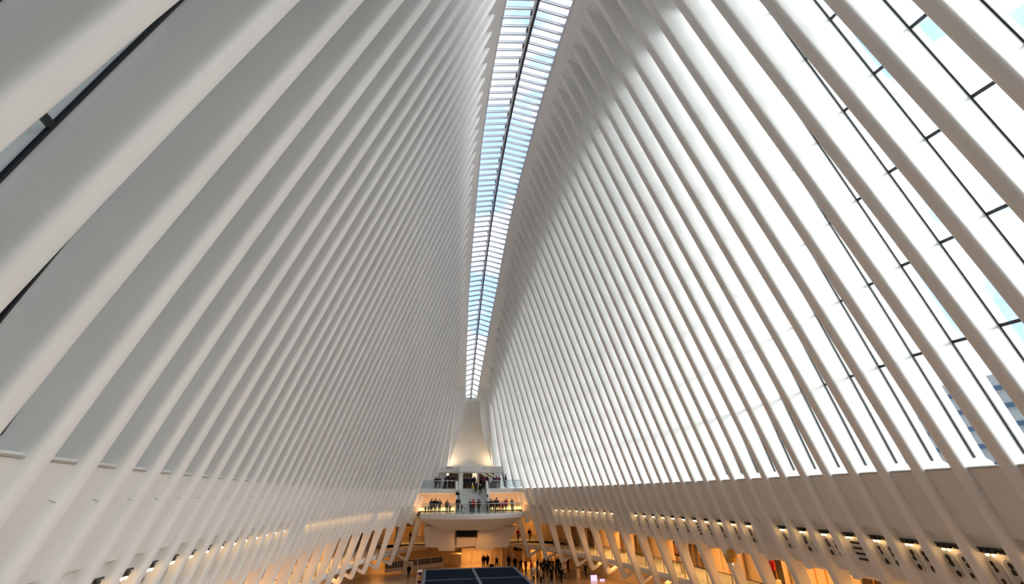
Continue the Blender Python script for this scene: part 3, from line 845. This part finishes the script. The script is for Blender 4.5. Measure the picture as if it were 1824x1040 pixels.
# displays seen through the right gallery gaps
def display(px, py, Y, w, h, mat, name, label, cat):
    c = at(px, py, Y)
    r = empty(name, (c.x, c.y, c.z - h / 2), label, cat)
    return r, c
for px, py, Y, w, h, lab in ((1205, 977, 27.5, .55, .75, 'dark framed picture with orange figures seen behind the right gallery railing'), (1064, 952, 36.5, .8, .9, 'brown framed panel seen through the right ribs near the far end'),):
    r, c = display(px, py, Y, w, h, None, 'framed_picture', lab, 'picture')
    MB().bbox(c.x - .05, c.x + .05, c.y - w / 2, c.y + w / 2, c.z - h / 2, c.z + h / 2, .02).build('frame', M['c_brown'], r)
    for i in range(3):
        MB().bbox(c.x - .08, c.x - .04, c.y - w / 3 + i * w / 3.5, c.y - w / 3 + i * w / 3.5 + w / 6, c.z - h / 3, c.z + h / 3, .01).build('figure_print', M['orange'], r)
def mannequin(px, py, Y, lab, mat):
    b = at(px, py, Y)
    r = empty('mannequin', (b.x, b.y, -4.25), lab, 'mannequin')
    MB().bbox(b.x - .16, b.x + .16, b.y - .16, b.y + .16, -4.25, b.z, .02).build('plinth', M['shopwall'], r)
    mb = MB()
    mb.tube([b + Vector((0, -.06, 0)), b + Vector((0, -.05, .35))], [.035, .06], 6).tube([b + Vector((0, .06, 0)), b + Vector((0, .05, .35))], [.035, .06], 6)
    mb.build('legs', M['c_brown'], r)
    MB().loft([[(b.x + a * .8 * math.cos(t), b.y + a * math.sin(t), b.z + z) for t in [2 * math.pi * j / 8 for j in range(8)]] for z, a in ((.30, .10), (.42, .11), (.52, .08), (.66, .12), (.72, .10), (.75, .035), (.79, .035))], True, True).build('torso', mat, r, smooth=50)
    MB().ellipsoid((b.x, b.y, b.z + .84), (.055, .055, .07), 8, 5).build('head', M['c_brown'], r, smooth=60)
    MB().tube([b + Vector((0, .12, .70)), b + Vector((-.02, .16, .52)), b + Vector((-.06, .13, .38))], [.035, .03, .022], 6).build('arm', mat, r)
    MB().tube([b + Vector((0, -.12, .70)), b + Vector((-.02, -.16, .52)), b + Vector((-.06, -.13, .38))], [.035, .03, .022], 6).build('arm', mat, r)
mannequin(1216, 993, 27.5, 'brown mannequin standing at the right gallery behind the white ribs', M['c_brown'])
mannequin(1381, 1032, 20.0, 'red mannequin at the right gallery near the camera', M['c_red'])
for px, py, Y, lab in ((1253, 985, 23.5, 'gold tiered pendant lamp in the right gallery, nearer the camera'), (1301, 992, 20.5, 'gold tiered pendant lamp in the right gallery, nearest the camera'), (1144, 965, 29.5, 'gold tiered pendant lamp in the right gallery, farther away')):
    c = at(px, py, Y)
    r = empty('pendant_lamp', (c.x, c.y, c.z - .4), lab, 'lamp')
    MB().tube([(c.x, c.y, c.z + .3), (c.x, c.y, c.z + .9)], .02, 6).build('cord', M['lampmetal'], r)
    MB().tube([(c.x, c.y, c.z + .3), (c.x, c.y, c.z + .05)], [.22, .30], 10).build('shade', M['gold'], r)
    MB().tube([(c.x, c.y, c.z), (c.x, c.y, c.z - .2)], [.26, .20], 10).build('lower_shade', M['gold'], r)
    MB().ellipsoid((c.x, c.y, c.z - .25), (.12, .12, .12), 8, 5).build('bulb', M['bulb'], r, smooth=60)

# ------------------------------------------------------------------ people
def skin_mesh(name, verts, edges, radii, root, sub=1):
    me = bpy.data.meshes.new(name + '_cage')
    me.from_pydata(verts, edges, [])
    o = bpy.data.objects.new(name + '_cage', me)
    COL.objects.link(o)
    bmm = bmesh.new()
    bmm.from_mesh(me)
    bmm.verts.ensure_lookup_table()
    sk = bmm.verts.layers.skin.verify()
    for i, r in enumerate(radii):
        bmm.verts[i][sk].radius = r if isinstance(r, tuple) else (r, r)
        bmm.verts[i][sk].use_root = (i == root)
    bmm.to_mesh(me)
    bmm.free()
    o.modifiers.new('skin', 'SKIN').use_smooth_shade = True
    if sub:
        o.modifiers.new('sub', 'SUBSURF').levels = sub
        o.modifiers['sub'].render_levels = sub
    dg = bpy.context.evaluated_depsgraph_get()
    out = bpy.data.meshes.new_from_object(o.evaluated_get(dg))
    out.name = name
    bpy.data.objects.remove(o)
    bpy.data.meshes.remove(me)
    return out

class Sk:
    def __init__(self): self.v = []; self.e = []; self.r = []
    def p(self, co, r, par=None):
        self.v.append(tuple(co)); self.r.append(r)
        if par is not None: self.e.append((par, len(self.v) - 1))
        return len(self.v) - 1

def figure(pose):
    """meshes of one figure facing -y, 1.72 m tall: body, jacket, coat, trousers"""
    lean = {'lean': .28, 'walk': .05}.get(pose, 0.0)
    stride = {'walk': .22, 'lean': .05}.get(pose, 0.0)
    def up(x, y, z):                       # bend of the upper body forward about the hips
        dz = z - .95
        return (x, y - math.sin(lean) * dz, .95 + math.cos(lean) * dz)
    sh = [up(sx * .185, .01, 1.41) for sx in (-1, 1)]
    if pose == 'lean':
        el = [(-.25, -.28, 1.15), (.25, -.28, 1.15)]; wr = [(-.12, -.50, 1.14), (.12, -.50, 1.14)]
    elif pose == 'phone':
        el = [(-.24, -.10, 1.16), (.24, -.10, 1.16)]; wr = [(-.07, -.30, 1.38), (.07, -.30, 1.38)]
    elif pose == 'walk':
        el = [(-.23, .12, 1.15), (.23, -.08, 1.15)]; wr = [(-.22, .02, .92), (.22, -.24, .95)]
    else:
        el = [(-.235, .03, 1.14), (.235, .03, 1.14)]; wr = [(-.24, -.05, .90), (.24, -.05, .90)]
    hip = [(sx * .09, 0, .90) for sx in (-1, 1)]
    kn = [(-.10, -stride * .6 - .02, .50), (.10, stride * .4, .50)]
    an = [(-.11, -stride * .9 + .02, .09), (.11, stride * 1.2 + .02, .09 + (.06 if stride > .1 else 0))]
    b = Sk()
    pel = b.p((0, 0, .95), (.14, .10))
    sp = b.p(up(0, 0, 1.13), (.125, .09), pel)
    ch = b.p(up(0, 0, 1.34), (.15, .105), sp)
    nk = b.p(up(0, .01, 1.48), (.055, .055), ch)
    hd = b.p(up(0, -.01, 1.585), (.072, .085), nk)
    b.p(up(0, -.005, 1.67), (.066, .078), hd)
    for i in (0, 1):
        s_ = b.p(sh[i], .058, ch)
        e_ = b.p(el[i], .044, s_)
        w_ = b.p(wr[i], .030, e_)
        d = (Vector(wr[i]) - Vector(el[i])).normalized()
        pm = Vector(wr[i]) + d * .075
        side = d.cross(Vector((0, 1, 0)) if abs(d.y) < .8 else Vector((0, 0, 1))).normalized()
        bend = side.cross(d)
        p_ = b.p(pm, (.036, .020), w_)
        for j, (o, L) in enumerate(((-.028, .070), (-.010, .082), (.009, .076), (.027, .060))):
            f1 = b.p(pm + side * o + d * L * .55 + bend * .006, .0085, p_)
            b.p(pm + side * o * 1.05 + d * L + bend * .024, .0075, f1)
        t1 = b.p(Vector(wr[i]) + d * .045 - side * .045 + bend * .012, .0095, p_)
        b.p(Vector(wr[i]) + d * .085 - side * .055 + bend * .026, .0085, t1)
        h_ = b.p(hip[i], .085, pel)
        k_ = b.p(kn[i], .056, h_)
        a_ = b.p(an[i], .040, k_)
        b.p((an[i][0], an[i][1] - .13, max(an[i][2] - .05, .035)), (.042, .03), a_)
    M_ = {'body': skin_mesh('person_body', b.v, b.e, b.r, pel)}
    # nose and eyes on the head
    bm = MB()
    hc = Vector(up(0, -.01, 1.60))
    bm.v = [tuple(v.co) for v in M_['body'].vertices]
    bm.f = [tuple(p.vertices) for p in M_['body'].polygons]
    nb = len(bm.f)
    fy = hc.y - .072
    bm.loft([[(-.012, fy, hc.z + .02), (.012, fy, hc.z + .02), (0, fy - .004, hc.z + .025)], [(-.016, fy, hc.z - .02), (.016, fy, hc.z - .02), (0, fy - .024, hc.z - .016)]], True, True)
    ne = len(bm.f)
    for sx in (-1, 1):
        bm.ellipsoid((sx * .030, fy + .006, hc.z + .022), (.011, .008, .008), 6, 4)
    nm = len(bm.f)
    bm.loft([[(-.022, fy - .001, hc.z - .052), (.022, fy - .001, hc.z - .052), (.022, fy + .01, hc.z - .052), (-.022, fy + .01, hc.z - .052)], [(-.018, fy - .004, hc.z - .042), (.018, fy - .004, hc.z - .042), (.018, fy + .01, hc.z - .042), (-.018, fy + .01, hc.z - .042)]], True, True)
    for sx in (-1, 1):
        bm.ellipsoid((sx * .078, hc.y + .01, hc.z + .005), (.012, .022, .032), 6, 4)
    fm = [0] * ne + [1] * (nm - ne) + [0] * (len(bm.f) - nm)
    M_['body'] = bm.mesh('person_body', [M['skin_a'], M['eye']], (0, 0, 0), False, 60, fm)
    for kind, hem, flare in (('jacket', .84, 1.08), ('coat', .48, 1.25)):
        c = Sk()
        pl = c.p((0, 0, 1.0), (.185, .14))
        c.p((0, 0 if pose != 'walk' else .02, hem), (.19 * flare, .15 * flare), pl)
        w1 = c.p(up(0, 0, 1.16), (.18, .135), pl)
        c1 = c.p(up(0, 0, 1.35), (.195, .14), w1)
        c.p(up(0, .01, 1.50), (.085, .085), c1)
        for i in (0, 1):
            s_ = c.p(sh[i], .085, c1)
            e_ = c.p(el[i], .070, s_)
            c.p(tuple(Vector(el[i]).lerp(Vector(wr[i]), .92)), .056, e_)
        M_[kind] = skin_mesh('person_' + kind, c.v, c.e, c.r, pl)
    t = Sk()
    pl = t.p((0, 0, .98), (.165, .125))
    for i in (0, 1):
        h_ = t.p((hip[i][0], hip[i][1], hip[i][2] - .02), .108, pl)
        k_ = t.p(kn[i], .082, h_)
        t.p(tuple(Vector(an[i]) + Vector((0, 0, .01))), .066, k_)
    M_['trousers'] = skin_mesh('person_trousers', t.v, t.e, t.r, pl)
    for i in (0, 1):
        M_['shoe%d' % i] = MB().ellipsoid((an[i][0], an[i][1] - .06, max(an[i][2] - .045, .042)), (.052, .14, .045), 8, 4).mesh('person_shoe', M['c_black'], (0, 0, 0), False, 60)
    hb = up(0, .012, 1.625)
    M_['hair'] = MB().ellipsoid(hb, (.090, .102, .105), 10, 5, -12, 90).mesh('person_hair', M['hair_black'], (0, 0, 0), False, 60)
    hl = MB().ellipsoid(hb, (.092, .104, .108), 10, 5, -8, 90)
    a = up(0, .065, 1.60); bq = up(0, .10, 1.40)
    hl.loft([[(a[0] + .095 * math.cos(q), a[1] + .05 * math.sin(q), a[2] + .03) for q in [2 * math.pi * j / 8 for j in range(8)]], [(bq[0] + .11 * math.cos(q), bq[1] + .05 * math.sin(q), bq[2] + .10) for q in [2 * math.pi * j / 8 for j in range(8)]], [(bq[0] + .085 * math.cos(q), bq[1] + .04 * math.sin(q), bq[2] - .06) for q in [2 * math.pi * j / 8 for j in range(8)]]], True, True)
    M_['longhair'] = hl.mesh('person_long_hair', M['hair_black'], (0, 0, 0), False, 60)
    hd_ = MB().ellipsoid(up(0, .015, 1.615), (.112, .122, .135), 10, 6, -60, 90)
    M_['hood'] = hd_.mesh('person_hood', M['c_black'], (0, 0, 0), False, 60)
    ht = MB().ellipsoid(up(0, .004, 1.65), (.098, .108, .085), 10, 4, 0, 90)
    ht.loft([[(.108 * math.cos(q), up(0, 0, 1.645)[1] + .116 * math.sin(q), up(0, 0, 1.645)[2] + dz) for q in [2 * math.pi * j / 10 for j in range(10)]] for dz in (-.02, .025)], True, True)
    M_['hat'] = ht.mesh('person_hat', M['c_black'], (0, 0, 0), False, 60)
    return M_
FIG = {p_: figure(p_) for p_ in ('stand', 'phone', 'lean', 'walk')}

def link_part(name, me, mat, parent):
    if not me.materials: me.materials.append(mat)
    o = bpy.data.objects.new(name, me)
    COL.objects.link(o)
    o.parent = parent
    if mat is not None:
        o.material_slots[0].link = 'OBJECT'
        o.material_slots[0].material = mat
    return o

def person(p, hgt, turn, pose, top, legs, head, label, garment='jacket', group=None, headcol=None, skin='skin_a', bag=None):
    """p: feet in rib spacings, hgt: stature in metres, turn: 0 faces the viewer"""
    F_ = FIG[pose]
    o = bpy.data.objects.new('person', F_['body'])
    COL.objects.link(o)
    o.location = wp(*p)
    k = hgt / 1.72
    o.scale = (k, k, k)
    o.rotation_euler = (0, 0, math.radians(turn))
    o.material_slots[0].link = 'OBJECT'
    o.material_slots[0].material = M[skin]
    props(o, label, 'person', group)
    link_part(garment, F_[garment], M['c_' + top], o)
    link_part('trousers', F_['trousers'], M['c_' + legs], o)
    for i in (0, 1): link_part('shoe', F_['shoe%d' % i], None, o)
    if head in ('hair', 'longhair'):
        link_part('hair', F_[head], M['hair_' + (headcol or 'black')], o)
    else:
        link_part('hair', F_['hair'], M['hair_black'], o)
        link_part(head, F_[head], M['c_' + (headcol or top)], o)
    if bag:
        c = (.27, .02, .80)
        me = MB().bbox(c[0] - .07, c[0] + .07, c[1] - .15, c[1] + .15, c[2] - .18, c[2] + .14, .03).mesh('shoulder_bag', M['yellow'] if bag == 'yellow' else M['c_' + bag], (0, 0, 0), False)
        link_part('bag', me, None, o)
    return o

UPZ, LAZ, FLZ, GAZ = .40, ZL, -ZF, -4.25
def on(px, Y, Z):
    a = at(px, 880, Y)
    # follow the vertical through that direction
    lo = at(px, 880 - (Z) * 948 / Y, Y)
    return Vector((lo.x, Y, Z))
# upper balcony, left of the column
person(on(775.4, 43.9, UPZ), 1.60, -20, 'stand', 'black', 'black', 'hair', 'person with black jacket at the left end of the upper balcony, beside a pink-hatted one')
person(on(781.5, 43.5, UPZ), 1.58, 15, 'stand', 'navy', 'black', 'hat', 'person in a pink hat and navy jacket at the left end of the upper balcony', headcol='pink')
person(on(792.5, 43.45, UPZ), 1.72, 30, 'lean', 'navy', 'denim', 'hair', 'bulky person in a navy jacket leaning on the upper balcony rail', 'coat')
person(on(800.5, 44.6, UPZ), 1.92, 0, 'stand', 'charcoal', 'charcoal', 'hair', 'tall person in a charcoal jacket standing back from the upper balcony rail at left', headcol='brown')
person(on(808, 43.45, UPZ), 1.72, -35, 'lean', 'black', 'black', 'longhair', 'long-haired person in black leaning over the upper balcony rail beside the column', headcol='brown')
# between the column and the bright panel
person(on(828.5, 44.9, UPZ), 1.70, 10, 'stand', 'charcoal', 'black', 'hair', 'person in charcoal right of the central column on the upper floor')
person(on(834.5, 44.6, UPZ), 1.62, -10, 'walk', 'navy', 'navy', 'hair', 'walking person in navy between a charcoal and a dark figure on the upper floor')
person(on(839, 44.8, UPZ), 1.64, 5, 'stand', 'black', 'charcoal', 'hair', 'person in black just left of the bright lit panel on the upper floor')
person(on(844.2, 45.6, UPZ), 1.78, 0, 'stand', 'navy', 'charcoal', 'hair', 'person in a navy coat in front of the bright lit panel', 'coat', skin='skin_b')
person(on(856.5, 44.0, UPZ), 1.74, 20, 'lean', 'black', 'black', 'hat', 'bulky person in a long black coat and maroon hat at the head of the stairs', 'coat', headcol='maroon')
# upper balcony right
for i_, (px, top, lg, hd, hc, pose, lab) in enumerate((
        (862, 'maroon', 'black', 'hair', None, 'lean', 'person in maroon on the upper balcony, next right of the stair head'),
        (868.5, 'navy', 'black', 'hood', 'red', 'lean', 'person in navy with a red hood on the right upper balcony'),
        (873.5, 'white', 'navy', 'hair', 'brown', 'phone', 'person in a white jacket holding up a phone on the right upper balcony'),
        (878.5, 'navy', 'charcoal', 'hair', None, 'lean', 'person in navy leaning on the right upper balcony, between white and purple jackets'),
        (884, 'purple', 'black', 'hair', 'brown', 'lean', 'person in a purple jacket on the right upper balcony'),
        (888.7, 'maroon', 'denim', 'longhair', 'red', 'phone', 'red-haired person in maroon at the right end of the upper balcony group'))):
    person(on(px, 43.35 + .6 * (i_ % 2), UPZ), 1.66, random.uniform(-25, 25), pose, top, lg, hd, lab, headcol=hc)
person(on(901, 43.5, UPZ), 1.86, 80, 'stand', 'teal', 'teal', 'hair', 'slim person in dark teal standing alone at the far right of the upper balcony')
# landing
def fy(px): return front(at(px, 905, 41).x) + .45
def L(px, dY=0): return on(px, fy(px) + dY, LAZ)
person(L(757.5), .98, 20, 'stand', 'grey', 'navy', 'hair', 'small child in grey at the left end of the landing', headcol='brown')
person(L(762.8, .2), 1.00, -20, 'stand', 'maroon', 'black', 'hair', 'small child in maroon at the left end of the landing', headcol='brown')
person(L(767.8), 1.76, 5, 'stand', 'black', 'black', 'longhair', 'person in a long black coat at left on the landing, nearest the children', 'coat')
person(L(774.6, .3), 1.78, -8, 'stand', 'black', 'charcoal', 'longhair', 'person in a long black coat on the landing, second from the children', 'coat')
person(L(782, .1), 1.70, 0, 'phone', 'black', 'denim', 'hair', 'person in a short black jacket lifting a phone at left on the landing')
person(L(795.4, .2), 1.62, 12, 'stand', 'brown', 'charcoal', 'longhair', 'brown-haired person in a brown jacket leaning near the left balustrade foot', headcol='brown')
person(L(800.8, .5), 1.10, -15, 'stand', 'charcoal', 'black', 'hair', 'child in charcoal beside the left stair balustrade')
person(on(815, 40.1, LAZ), 1.95, -18, 'stand', 'charcoal', 'black', 'longhair', 'very tall person in a wide charcoal coat at the landing rail, left of the stairs', 'coat')
person(on(814.3, 42.35, LAZ + .63), 1.78, 12, 'phone', 'black', 'black', 'longhair', 'long-haired person in black on the stairs behind the tall charcoal coat')
person(L(822.3, .9), 1.15, 30, 'stand', 'black', 'black', 'hair', 'child in black half hidden behind the tall charcoal coat', headcol='red')
person(L(837.4), 1.62, 15, 'stand', 'darkgreen', 'teal', 'hair', 'person in a dark green jacket in the middle of the landing')
person(L(842.8), 1.68, -10, 'stand', 'red', 'charcoal', 'hood', 'person in a bright red hooded jacket in the middle of the landing', headcol='red')
person(L(852.4), 1.66, 5, 'stand', 'black', 'charcoal', 'hood', 'person in black with a maroon hood in the middle of the landing', headcol='maroon')
person(on(868.2, 41.2, LAZ + .30), 1.72, 180, 'stand', 'white', 'denim', 'longhair', 'long-haired person with a white jacket at the foot of the right balustrade', headcol='black')
person(L(868.6), 1.10, 0, 'stand', 'teal', 'denim', 'hair', 'child in teal in front of the white-jacketed person on the landing')
for i_, (px, top, lg, hd, hc, hg, pose, lab) in enumerate((
        (874, 'black', 'teal', 'hood', 'charcoal', 1.70, 'stand', 'person in black with a charcoal hood on the right of the landing'),
        (879.8, 'maroon', 'black', 'hair', None, 1.62, 'phone', 'person in dark maroon raising a phone on the right of the landing'),
        (884.3, 'black', 'black', 'hood', 'black', 1.78, 'stand', 'tall black-hooded person on the right of the landing'),
        (889.6, 'red', 'teal', 'hair', None, 1.48, 'stand', 'shorter person in red beside the tall black-hooded one on the landing'),
        (895.4, 'red', 'denim', 'hair', None, 1.50, 'lean', 'shorter person in red leaning on the landing rail, second red jacket from the right'),
        (901.2, 'red', 'black', 'hair', None, 1.70, 'stand', 'person in a red jacket and black trousers, rightmost red jacket on the landing'))):
    person(L(px, .5 * (i_ % 2)), hg, random.uniform(-20, 20), pose, top, lg, hd, lab, headcol=hc)
person(L(912.8, .2), 1.66, -30, 'lean', 'grey', 'charcoal', 'longhair', 'dark red-haired person in grey leaning at the right end of the landing', headcol='red')
# stairs
person(on(847.2, 43.2, LAZ + 1.45), 1.70, 0, 'walk', 'charcoal', 'charcoal', 'hair', 'person in charcoal with a yellow bag coming down the stairs', bag='yellow')
person(on(855.6, 43.0, LAZ + 1.25), 1.66, 0, 'walk', 'black', 'grey', 'hair', 'person in black with grey trousers coming down the stairs')
# far galleries
person(on(730.5, 48.7, GAZ), 1.62, 60, 'stand', 'black', 'black', 'hair', 'person in black on the far left gallery beside the cream column')
person(on(923, 48.0, GAZ), 1.72, 10, 'walk', 'red', 'black', 'hair', 'person in a red checked jacket with a dark bag on the far right gallery', bag='black')
person(on(943.6, 48.0, GAZ), 1.72, 30, 'walk', 'maroon', 'black', 'hair', 'person in maroon walking on the far right gallery', bag='red')
# hall floor
person(on(861.3, 46.6, FLZ), 1.72, 170, 'stand', 'black', 'black', 'hair', 'person in black on the hall floor behind the kiosk, left of a close pair')
person(on(868.2, 46.6, FLZ), 1.72, 190, 'stand', 'black', 'black', 'hair', 'person in black on the hall floor behind the kiosk, right of a close pair', 'coat')
person(on(884.6, 46.4, FLZ), 1.46, 150, 'walk', 'charcoal', 'black', 'hair', 'stooping person in charcoal on the hall floor behind the kiosk')
person(on(906.3, 45.6, FLZ), 1.80, 20, 'stand', 'black', 'black', 'hair', 'tall person in a long black coat at the right rear corner of the kiosk', 'coat')
person(on(728.3, 42.6, FLZ), 1.60, -20, 'stand', 'black', 'black', 'hair', 'person in black alone on the hall floor left of the kiosk')
st = empty('stroller', tuple(on(876, 46.3, FLZ)), 'dark folded stroller on the hall floor beside the stooping person', 'stroller')
b0 = on(876, 46.3, FLZ)
MB().bbox(b0.x - .22, b0.x + .2, b0.y - .16, b0.y + .16, b0.z + .14, b0.z + .34, .06).build('seat', M['c_black'], st)
MB().tube([b0 + Vector((.2, 0, .3)), b0 + Vector((.34, 0, .5))], .02, 6).build('handle', M['lampmetal'], st)
for dx in (-.18, .18):
    for dy in (-.15, .15):
        MB().tube([b0 + Vector((dx, dy - .02, .075)), b0 + Vector((dx, dy + .02, .075))], .07, 10).build('wheel', M['c_charcoal'], st)
crowd = [
    (917.5, 44.6, 'black', 'charcoal', 'hair', None, 1.70, 'person in black with charcoal trousers beside the tall black coat at the kiosk corner'),
    (927.6, 43.2, 'black', 'black', 'hair', None, 1.80, 'tall person in black left of the orange counter'),
    (936.6, 43.0, 'maroon', 'black', 'hair', None, 1.66, 'person in maroon before the left part of the orange counter'),
    (946.6, 41.8, 'red', 'charcoal', 'hood', 'red', 1.76, 'person in a red hooded coat before the middle of the orange counter'),
    (958, 43.0, 'black', 'black', 'hair', None, 1.66, 'person in black before the right part of the orange counter'),
    (964.3, 42.4, 'charcoal', 'black', 'hair', None, 1.60, 'person in charcoal at the right end of the orange counter'),
    (970, 43.6, 'brown', 'black', 'hair', None, 1.70, 'person in brown right of the orange counter'),
    (977.2, 42.2, 'black', 'denim', 'longhair', None, 1.78, 'long-haired person in black right of the orange counter'),
    (984, 42.6, 'charcoal', 'black', 'hair', None, 1.66, 'person in charcoal below the first rib hook'),
    (993.6, 43.4, 'black', 'black', 'hair', None, 1.74, 'person in black below the gap between the first two rib hooks'),
    (999, 43.9, 'navy', 'black', 'hair', None, 1.68, 'person in navy below the second rib hook'),
    (1012, 43.6, 'maroon', 'navy', 'hair', None, 1.66, 'person in maroon behind the white-shirted person'),
    (1006, 40.0, 'white', 'black', 'hair', None, 1.74, 'person in a white shirt and black trousers on the open floor at right'),
    (983.5, 40.6, 'black', 'black', 'hat', 'red', 1.62, 'person in black with a bright red hat in the crowd at right'),
    (957, 40.2, 'grey', 'charcoal', 'hair', None, 1.60, 'person in a pale grey jacket in the crowd right of the kiosk'),
    (950.5, 39.3, 'white', 'black', 'hair', None, 1.64, 'person in a white jacket at the kiosk edge'),
    (968, 39.6, 'black', 'black', 'hair', None, 1.66, 'person in black in the crowd, just right of the grey jacket'),
    (975, 40.9, 'navy', 'black', 'hair', None, 1.72, 'person in navy in the crowd, left of the red hat'),
    (990.5, 40.0, 'charcoal', 'black', 'longhair', None, 1.66, 'long-haired person in charcoal in the crowd, right of the red hat'),
    (997.5, 39.2, 'black', 'charcoal', 'hood', 'black', 1.70, 'black-hooded person in the crowd, left of the white shirt'),
    (963.5, 37.9, 'tan', 'black', 'hair', None, 1.60, 'person in a tan jacket at the lower edge of the crowd'),
    (1000.5, 37.8, 'black', 'black', 'hair', None, 1.70, 'person in black at the lower right edge of the crowd'),
    (982, 38.6, 'darkgreen', 'black', 'hair', None, 1.68, 'person in dark green at the lower edge of the crowd'),
    (1044, 39.4, 'black', 'black', 'hair', None, 1.74, 'person in black beside the tall lilac screen'),
]
for i, (px, Y, top, lg, hd, hc, hg, lab) in enumerate(crowd):
    person(on(px, Y, FLZ), hg, random.uniform(0, 360), ('stand', 'walk', 'stand', 'phone')[i % 4], top, lg, hd, lab, 'coat' if i % 3 == 0 else 'jacket', headcol=hc)
ws = empty('bottle_stand', tuple(L(829, .1)), 'small white stand with a ball top at the landing rail, beside the tall coat', 'stand')
w0 = L(829, .1)
MB().loft([[(w0.x + r * math.cos(a), w0.y + r * math.sin(a), w0.z + z) for a in [2 * math.pi * j / 10 for j in range(10)]] for z, r in ((0, .20), (.04, .21), (.16, .20), (.26, .13), (.34, .10))], True, True).build('base', M['slab'], ws, smooth=50)
MB().ellipsoid((w0.x, w0.y, w0.z + .45), (.13, .13, .13), 10, 6).build('ball_top', M['slab'], ws, smooth=60)
# yellow banner on the balcony front between stair head figures
yb = empty('yellow_banner', tuple(at(848.5, 871, 43.75)), 'bright yellow banner hung on the rail at the head of the stairs', 'banner')
MB().bbox(*rect_at(840.5, 864.5, 851.5, 871.5, 43.75, .05), .02).build('cloth', M['yellow'], yb)
MB().tube([at(840, 864, 43.75), at(852, 864, 43.75)], .03, 6).build('rail', M['steel'], yb)

# ------------------------------------------------------------------ buildings outside
def tower(name, x0, x1, y0, y1, z1, lab, face_x, n, m1, m2, fl=1.9):
    r = empty(name, ((x0 + x1) / 2, (y0 + y1) / 2, .3), lab, 'building')
    MB().box(x0, x1, y0, y1, .3, z1).build('body', m1, r)
    i = 0
    z = 2.2
    while z < z1 and i < n:
        MB().box(min(face_x, face_x + .15), max(face_x, face_x + .15), y0 - .1, y1 + .1, z, z + .5).build('floor_band', m2, r)
        z += fl
        i += 1
    return r
tower('office_tower', -52, -13.2, -110, 110, 110, 'dark glass office tower outside the left ribs', -13.2, 52, M['tower'], M['towerband'])
tower('pale_building', 60, 75, 18, 60, 12, 'pale stone building low outside the right glazing', 59.8, 7, M['palebuilding'], M['bluewindow'], 2.0)
